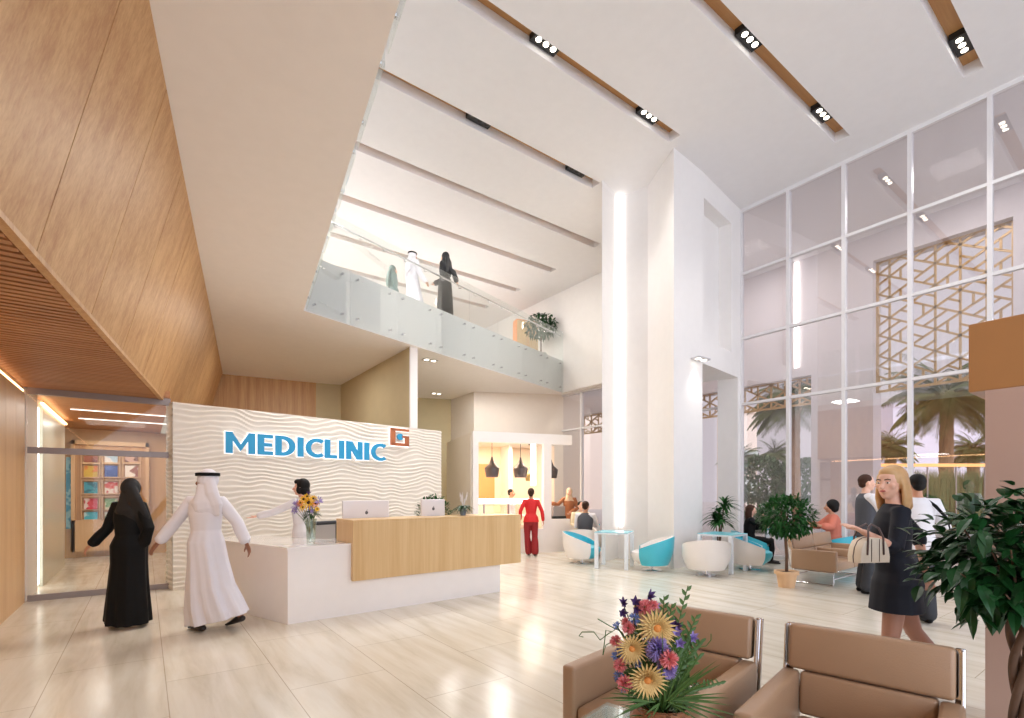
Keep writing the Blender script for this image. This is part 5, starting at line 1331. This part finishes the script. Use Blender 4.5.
# 1 woman in black abaya, walking away
b = Body('woman in a long black abaya and headscarf walking away towards the glass partition', fl(129, 627), -46, 1.70, 'skinM', woman=True, vs=.009, hl=-22,
         vj=dict(shL=(-.15, .02, 1.40), shR=(.17, -.04, 1.40), elL=(-.27, .02, 1.13), wrL=(-.40, -.04, .96), elR=(.27, -.06, 1.15), wrR=(.17, .0, .95), anR=(.07, .12, .10), knR=(.09, .05, .48), anL=(-.10, -.05, .09)))
b.body(.7, .7)
v = b.vf
b.top('abaya', M['abaya'], [(v(0, 0, .95), .195, .165), (v(.0, 0, .75), .195, .16), (v(-.01, .0, .45), .215, .18), (v(-.02, .01, .2), .235, .20), (v(-.03, .02, .06), .24, .21)], g=.020, flare=.014, to=.86, folds=.05)
b.scarf(M['scarf'], .30, .14, .12); b.shoes(M['shoe'])
# 2 man in white thobe
b = Body('man in a white thobe and white headcloth with black cord, walking past the desk', fl(206, 631), -52, 1.80, 'skinD', vs=.009, hl=-22,
         vj=dict(elL=(-.33, .0, 1.24), wrL=(-.50, -.05, 1.00), elR=(.34, .02, 1.22), wrR=(.45, .0, .99), anL=(-.06, .0, .09), knL=(-.05, .02, .5), knR=(.16, .0, .5), anR=(.30, .14, .15), shL=(-.19, .04, 1.45), shR=(.19, -.04, 1.45)))
b.fdir = {'R': (-.2, .8, -.25)}
b.body(.5, .35); v = b.vf
b.top('thobe', M['thobe'], [(v(0, 0, 1.0), .195, .17), (v(.02, 0, .80), .215, .175), (v(.045, .01, .5), .265, .20), (v(.075, .03, .30), .32, .22), (v(.115, .04, .13), .35, .225)], g=.022, flare=.012, to=.84, folds=.075)
b.scarf(M['thobe'], .20, .11, .03, 'headcloth'); b.shoes(M['shoe'])
ag = MB()
for z_ in (.062, .078): ag.tube([(.098*cos(a), -.03 + .110*sin(a), z_) for a in [2*pi*i/24 for i in range(25)]], .0095, seg=8, rnd=False)
ag.xform(b.hM); ag.build('head_cord', M['abaya'], b.t, smooth=True)
be = MB().ell((0, .055, -.075), (.045, .042, .032)); be.xform(b.hM); be.build('beard', M['hairB'], b.t, smooth=True)
# 3 receptionist
b = Body('receptionist in white with a black bob, pointing from behind the desk', at(302, 7.38), -108, 1.75, 'skinL', woman=True, vs=.009, hl=12,
         vj=dict(elL=(-.30, -.22, 1.28), wrL=(-.52, -.24, 1.225), shL=(-.02, -.17, 1.42)))
b.body(.4, .15, nL=(0, 0, 1)); v = b.vf
b.top('blouse', M['shirt'], [(v(.02, 0, .98), .19, .15), (v(.03, 0, .80), .20, .16)], g=.014, flare=.012, to=.9); b.hair(M['hairB'], 'bob'); b.trousers(M['trous']); b.shoes(M['shoe'])
# 4 woman in red
b = Body('woman in a red jacket and dark red trousers standing at the café counter', at(531, 12.3), 4, 1.66, 'skinM', woman=True, vs=.010,
         vj=dict(elR=(.27, -.03, 1.10), wrR=(.30, .02, .88), elL=(-.26, -.02, 1.10), wrL=(-.27, .05, .90), anL=(-.05, .1, .09), anR=(.10, 0, .09)))
b.body(); v = b.vf
b.top('jacket', M['red'], [(v(0, 0, .96), .17, .13), (v(0, 0, .84), .195, .145)], g=.010, flare=.006, to=.95, waist=.9)
b.trousers(M['redd'], flare=.03); b.hair(M['hairBr'], 'bun'); b.shoes(M['shoe'])
# 5 barista
b = Body('barista behind the café counter, only dark hair showing', at(511, 14.4), 100, 1.66, 'skinM', vs=.012)
b.body(); b.top('shirt', M['shirt'], [((0, 0, .9), .17, .13)]); b.trousers(M['trous']); b.hair(M['hairB'], 'short'); b.shoes(M['shoe'])
# 6 woman in tan coat
b = Body('woman in a tan coat and patterned headscarf behind the low white wall', at(569, 14.4), 186, 1.68, 'skinL', woman=True, vs=.010, hl=10,
         vj=dict(elL=(.24, -.05, 1.12), wrL=(.05, -.18, 1.0), elR=(-.33, -.1, 1.22), wrR=(-.50, -.15, 1.25)))
b.body(); v = b.vf
b.top('coat', M['tan'], [((0, 0, .9), .19, .15), ((0, 0, .45), .21, .17)], g=.02, flare=.012); b.scarf(M['scarfp'], .12, .10); b.trousers(M['trous']); b.shoes(M['shoe'])
# 7 man in cream shirt
b = Body('seated man in a cream shirt facing the man in the waistcoat', at(581, 13.3), 176, 1.76, 'skinL', seated=True, vs=.010, hl=-15)
b.body(); b.top('shirt', M['creamc'], [(b.J['pelvis'] + Z*.03, .175, .14)]); b.trousers(M['trous']); b.hair(M['hairB'], 'short'); b.shoes(M['shoe'])
# 8 man in dark vest seated
b = Body('seated man in a dark waistcoat, back to the viewer, near the café', at(586, 12.1), 26, 1.80, 'skinM', seated=True, vs=.010,
         vj=dict(elR=(.27, .05, .76), wrR=(.20, .3, .78)))
b.body(); b.top('shirt', M['shirt'], [(b.J['pelvis'] + Z*.03, .17, .135)]); b.top('waistcoat', M['vest'], [(b.J['pelvis'] + Z*.05, .178, .145)], g=.028, sleeves=False); b.trousers(M['trous']); b.hair(M['hairBr'], 'short'); b.shoes(M['shoe'])
# 9 seated woman in dark suit
b = Body('seated woman in a dark suit with long brown hair, hand at her chin', at(752, 11.2), 112, 1.70, 'skinL', seated=True, woman=True, vs=.009, hl=5,
         vj=dict(elR=(.14, -.22, .80), wrR=(.20, -.10, 1.00), elL=(.2, .18, .75), wrL=(.28, .02, .78)))
b.body(.6); b.top('jacket', M['abaya'], [(b.J['pelvis'] + Z*.02, .17, .14)], g=.016, to=.9); b.trousers(M['abaya'], flare=.0); b.hair(M['hairBr'], 'long'); b.shoes(M['shoe'])
# 10 coral
b = Body('seated person in a coral top with dark curly hair beyond the sofa', at(830, 10.25), -66, 1.80, 'skinM', seated=True, woman=True, vs=.009, seat=.04, 
         vj=dict(elL=(-.12, -.22, .86), wrL=(-.36, -.20, .90), elR=(-.12, .2, .86), wrR=(-.36, .1, .92)))
b.body(.4, .3); b.top('blouse', M['coral'], [(b.J['pelvis'] + Z*.02, .20, .17)], g=.03, to=.5, flare=.02); b.trousers(M['trous']); b.hair(M['hairB'], 'afro'); b.shoes(M['shoe'])
# 11 standing man, vest
b = Body('standing man in a dark waistcoat and white shirt, seen in profile by the sofa', at(866, 7.75), 108, 1.83, 'skinL', vs=.009,
         vj=dict(elR=(.16, -.20, 1.20), wrR=(.36, -.12, 1.20), elL=(.12, .2, 1.18), wrL=(.34, .12, 1.16)))
b.body(); b.top('shirt', M['shirt'], [((0, 0, .95), .165, .13)], g=.018, to=.55, flare=.01); b.top('waistcoat', M['vest'], [((0, 0, 1.0), .17, .14), ((0, 0, .88), .18, .145)], g=.03, sleeves=False)
b.trousers(M['trous'], flare=.02); b.hair(M['hairBr'], 'short'); b.shoes(M['abaya'])
# 12 blonde woman
bl = b = Body('blonde woman in a short navy dress striding left with a handbag on her arm', at(893, 3.65), -66, 1.735, 'skinL', woman=True, vs=.007, hl=-48,
         vj=dict(shL=(-.04, -.13, 1.415), elL=(-.12, -.18, 1.165), wrL=(-.355, -.20, 1.28), shR=(.10, .13, 1.43), elR=(.28, .12, 1.22), wrR=(.27, .04, .98),
                 hiL=(.0, -.05, .92), knL=(-.05, -.04, .50), anL=(-.06, -.02, .12), hiR=(.05, .05, .92), knR=(.19, .05, .53), anR=(.47, .07, .20)))
b.fdir = {'R': (0, .75, -.6)}
b.body(.5, .35, nL=(0.2, 0, -1)); v = b.vf
b.top('dress', M['navy'], [(v(.03, 0, 1.0), .165, .135), (v(.03, 0, .90), .185, .155), (v(.02, 0, .80), .175, .155), (v(.02, 0, .695), .180, .165)], g=.012, to=.12, flare=.012, folds=.012, waist=.94)
lg = MB()
for sd in 'RL':
    kn, an, hi = b.J['kn'+sd], b.J['an'+sd], b.J['hi'+sd]; lg.tube([lerp(hi, kn, .45), lerp(hi, kn, .75), kn, lerp(kn, an, .35), an], [.071, .063, .055, .056, .036], seg=16)
lg.vox('tights', .008, M['tights'], b.t, 2)
b.hair(M['hairBl'], 'long'); b.brows(M['hairBr']); b.shoes(M['abaya'], .03)
q = b.t.matrix_world; 
hb = thing('handbag', 'ivory domed handbag hanging from the blonde woman\'s forearm', 'handbag', bl.t.location + RT*-.325 + FW*-.205 + Z*1.075, radians(YAW) + radians(8))
hm = MB(); prof = [(-.115, 0), (-.118, .04), (-.108, .10), (-.085, .145), (-.05, .165), (0, .172), (.05, .165), (.085, .145), (.108, .10), (.118, .04), (.115, 0)]
vs = [(x, y*w_, z) for y, w_ in ((-1, .05), (-.55, .062), (.55, .062), (1, .05)) for x, z in prof]
vs = []
for y, sc in ((-.055, .94), (-.045, 1.0), (.045, 1.0), (.055, .94)): vs += [(x*sc, y, z*sc + (1-sc)*.06) for x, z in prof]
n = len(prof); fs = [tuple(range(n)), tuple(range(3*n, 4*n))[::-1]] + [(k_*n + i, k_*n + (i+1) % n, (k_+1)*n + (i+1) % n, (k_+1)*n + i) for k_ in range(3) for i in range(n)]
hm.add(vs, fs).build('bag_body', M['bag'], hb, smooth='auto')
for yy in (-.057, .057):
    MB().tube([(-.062, yy, .06), (-.058, yy*1.02, .17), (-.04, yy*.7, .235), (0, yy*.35, .262), (.04, yy*.7, .235), (.058, yy*1.02, .17), (.062, yy, .06)], .0065, seg=8).build('handle', M['bagt'], hb, smooth=True)
sm = MB(); sm.tube([(x*1.0, -.0575 if False else 0.0, z) for x, z in prof], .004, seg=6)
for sx in (-1, 1): sm.tube([(sx*.03, -.056, .012), (sx*.03, -.057, .16)], .0025, seg=6)
sm.build('piping', M['bagt'], hb)
# 13 man in white shirt with a strap
b = Body('man in a white shirt with a dark shoulder strap, back turned, behind the blonde woman', at(917, 6.0), 12, 1.77, 'skinM', vs=.009, 
         vj=dict(shR=(.20, 0, 1.42), elR=(.33, .0, 1.15), wrR=(.2, .2, 1.05)))
b.body(); b.top('shirt', M['shirt'], [((0, 0, 1.0), .19, .15), ((0, 0, .88), .195, .155)], g=.03, to=.8); b.trousers(M['trous']); b.hair(M['hairB'], 'short'); b.shoes(M['abaya'])
sb = MB(); sb.tube([b.vf(.07, -.05, 1.47), b.vf(.10, -.14, 1.40), b.vf(.20, -.19, 1.25), b.vf(.28, -.14, 1.10), b.vf(.32, .0, 1.0)], [(.018, .006)]*5, side=(0, 0, 1), seg=8); sb.build('shoulder_strap', M['abaya'], b.t, smooth=True)
# gallery
b = Body('woman in a grey-green headscarf and dress on the gallery, leftmost of the three', at(393, 13.75, ZF), 60, 1.62, 'skinL', woman=True, vs=.011)
b.body(); b.top('dress', M['green'], [((0, 0, .95), .19, .15), ((0, 0, .5), .22, .2), ((0, 0, .1), .25, .23)], g=.02, flare=.012); b.scarf(M['green'], .3, .15, 0); b.shoes(M['shoe'])
b = Body('man in a white robe and headcloth on the gallery, between the two women', at(413, 13.25, ZF), 48, 1.76, 'skinM', vs=.010,
         vj=dict(elR=(.22, -.16, 1.12), wrR=(.36, -.18, .92)))
b.body(); v = b.vf
b.top('robe', M['thobe'], [((0, 0, .95), .19, .16), (v(.03, 0, .5), .25, .22), (v(.08, 0, .1), .31, .27)], g=.024, flare=.018, to=.95); b.scarf(M['thobe'], .25, .14, 0, 'headcloth'); b.shoes(M['shoe'])
ag = MB()
for z_ in (.062, .078): ag.tube([(.098*cos(a), -.03 + .110*sin(a), z_) for a in [2*pi*i/20 for i in range(21)]], .0095, seg=6, rnd=False)
ag.xform(b.hM); ag.build('head_cord', M['abaya'], b.t, smooth=True)
b = Body('woman in a black abaya on the gallery, rightmost of the three', at(445, 13.25, ZF), -62, 1.74, 'skinL', woman=True, vs=.010,
         vj=dict(elR=(-.02, .2, 1.15), wrR=(-.26, .1, .98), elL=(.24, -.08, 1.18), wrL=(.30, -.04, 1.0)))
b.body(); b.top('abaya', M['scarf'], [((0, 0, .95), .19, .16), ((0, 0, .5), .22, .19), ((0, 0, .08), .24, .21)], g=.024, flare=.02); b.scarf(M['scarf'], .35, .15, -.05); b.shoes(M['shoe'])
# gallery furnishing
t = thing('wall_cabinet', 'tall oak panel cabinet at the far end of the gallery', 'cabinet', at(526, 18.6, ZF + .001), head_to(-20))
MB().rbox((-.45, -.2, 0), (.45, .2, 1.75), .01, 2).build('cabinet_body', M['orange'], t); MB().box((-.43, -.215, .05), (-.01, -.201, 1.7)).build('door', M['oakd'], t); MB().box((.01, -.215, .05), (.43, -.201, 1.7)).build('door', M['oakd'], t)
p = at(541, 17.6, ZF + .001); t = thing('gallery_tree', 'small potted tree on the gallery next to the oak cabinet', 'potted tree', p); pot(t, M['deskw'], .14, .18, .3)
MB().tube([(0, 0, .2), (0, 0, 1.0)], .025, seg=8).build('trunk', M['bark'], t); fo = MB(); r = random.Random(31)
for k_ in range(700): dd = rdir(r)*r.uniform(.2, 1)**.5; leaf(fo, Vector((dd.x*.55, dd.y*.55, 1.25 + dd.z*.42))*1.0, dd + rdir(r), Z, .14, .07, .3, 3)
fo.build('foliage', M['leafd'], t, fix=False)
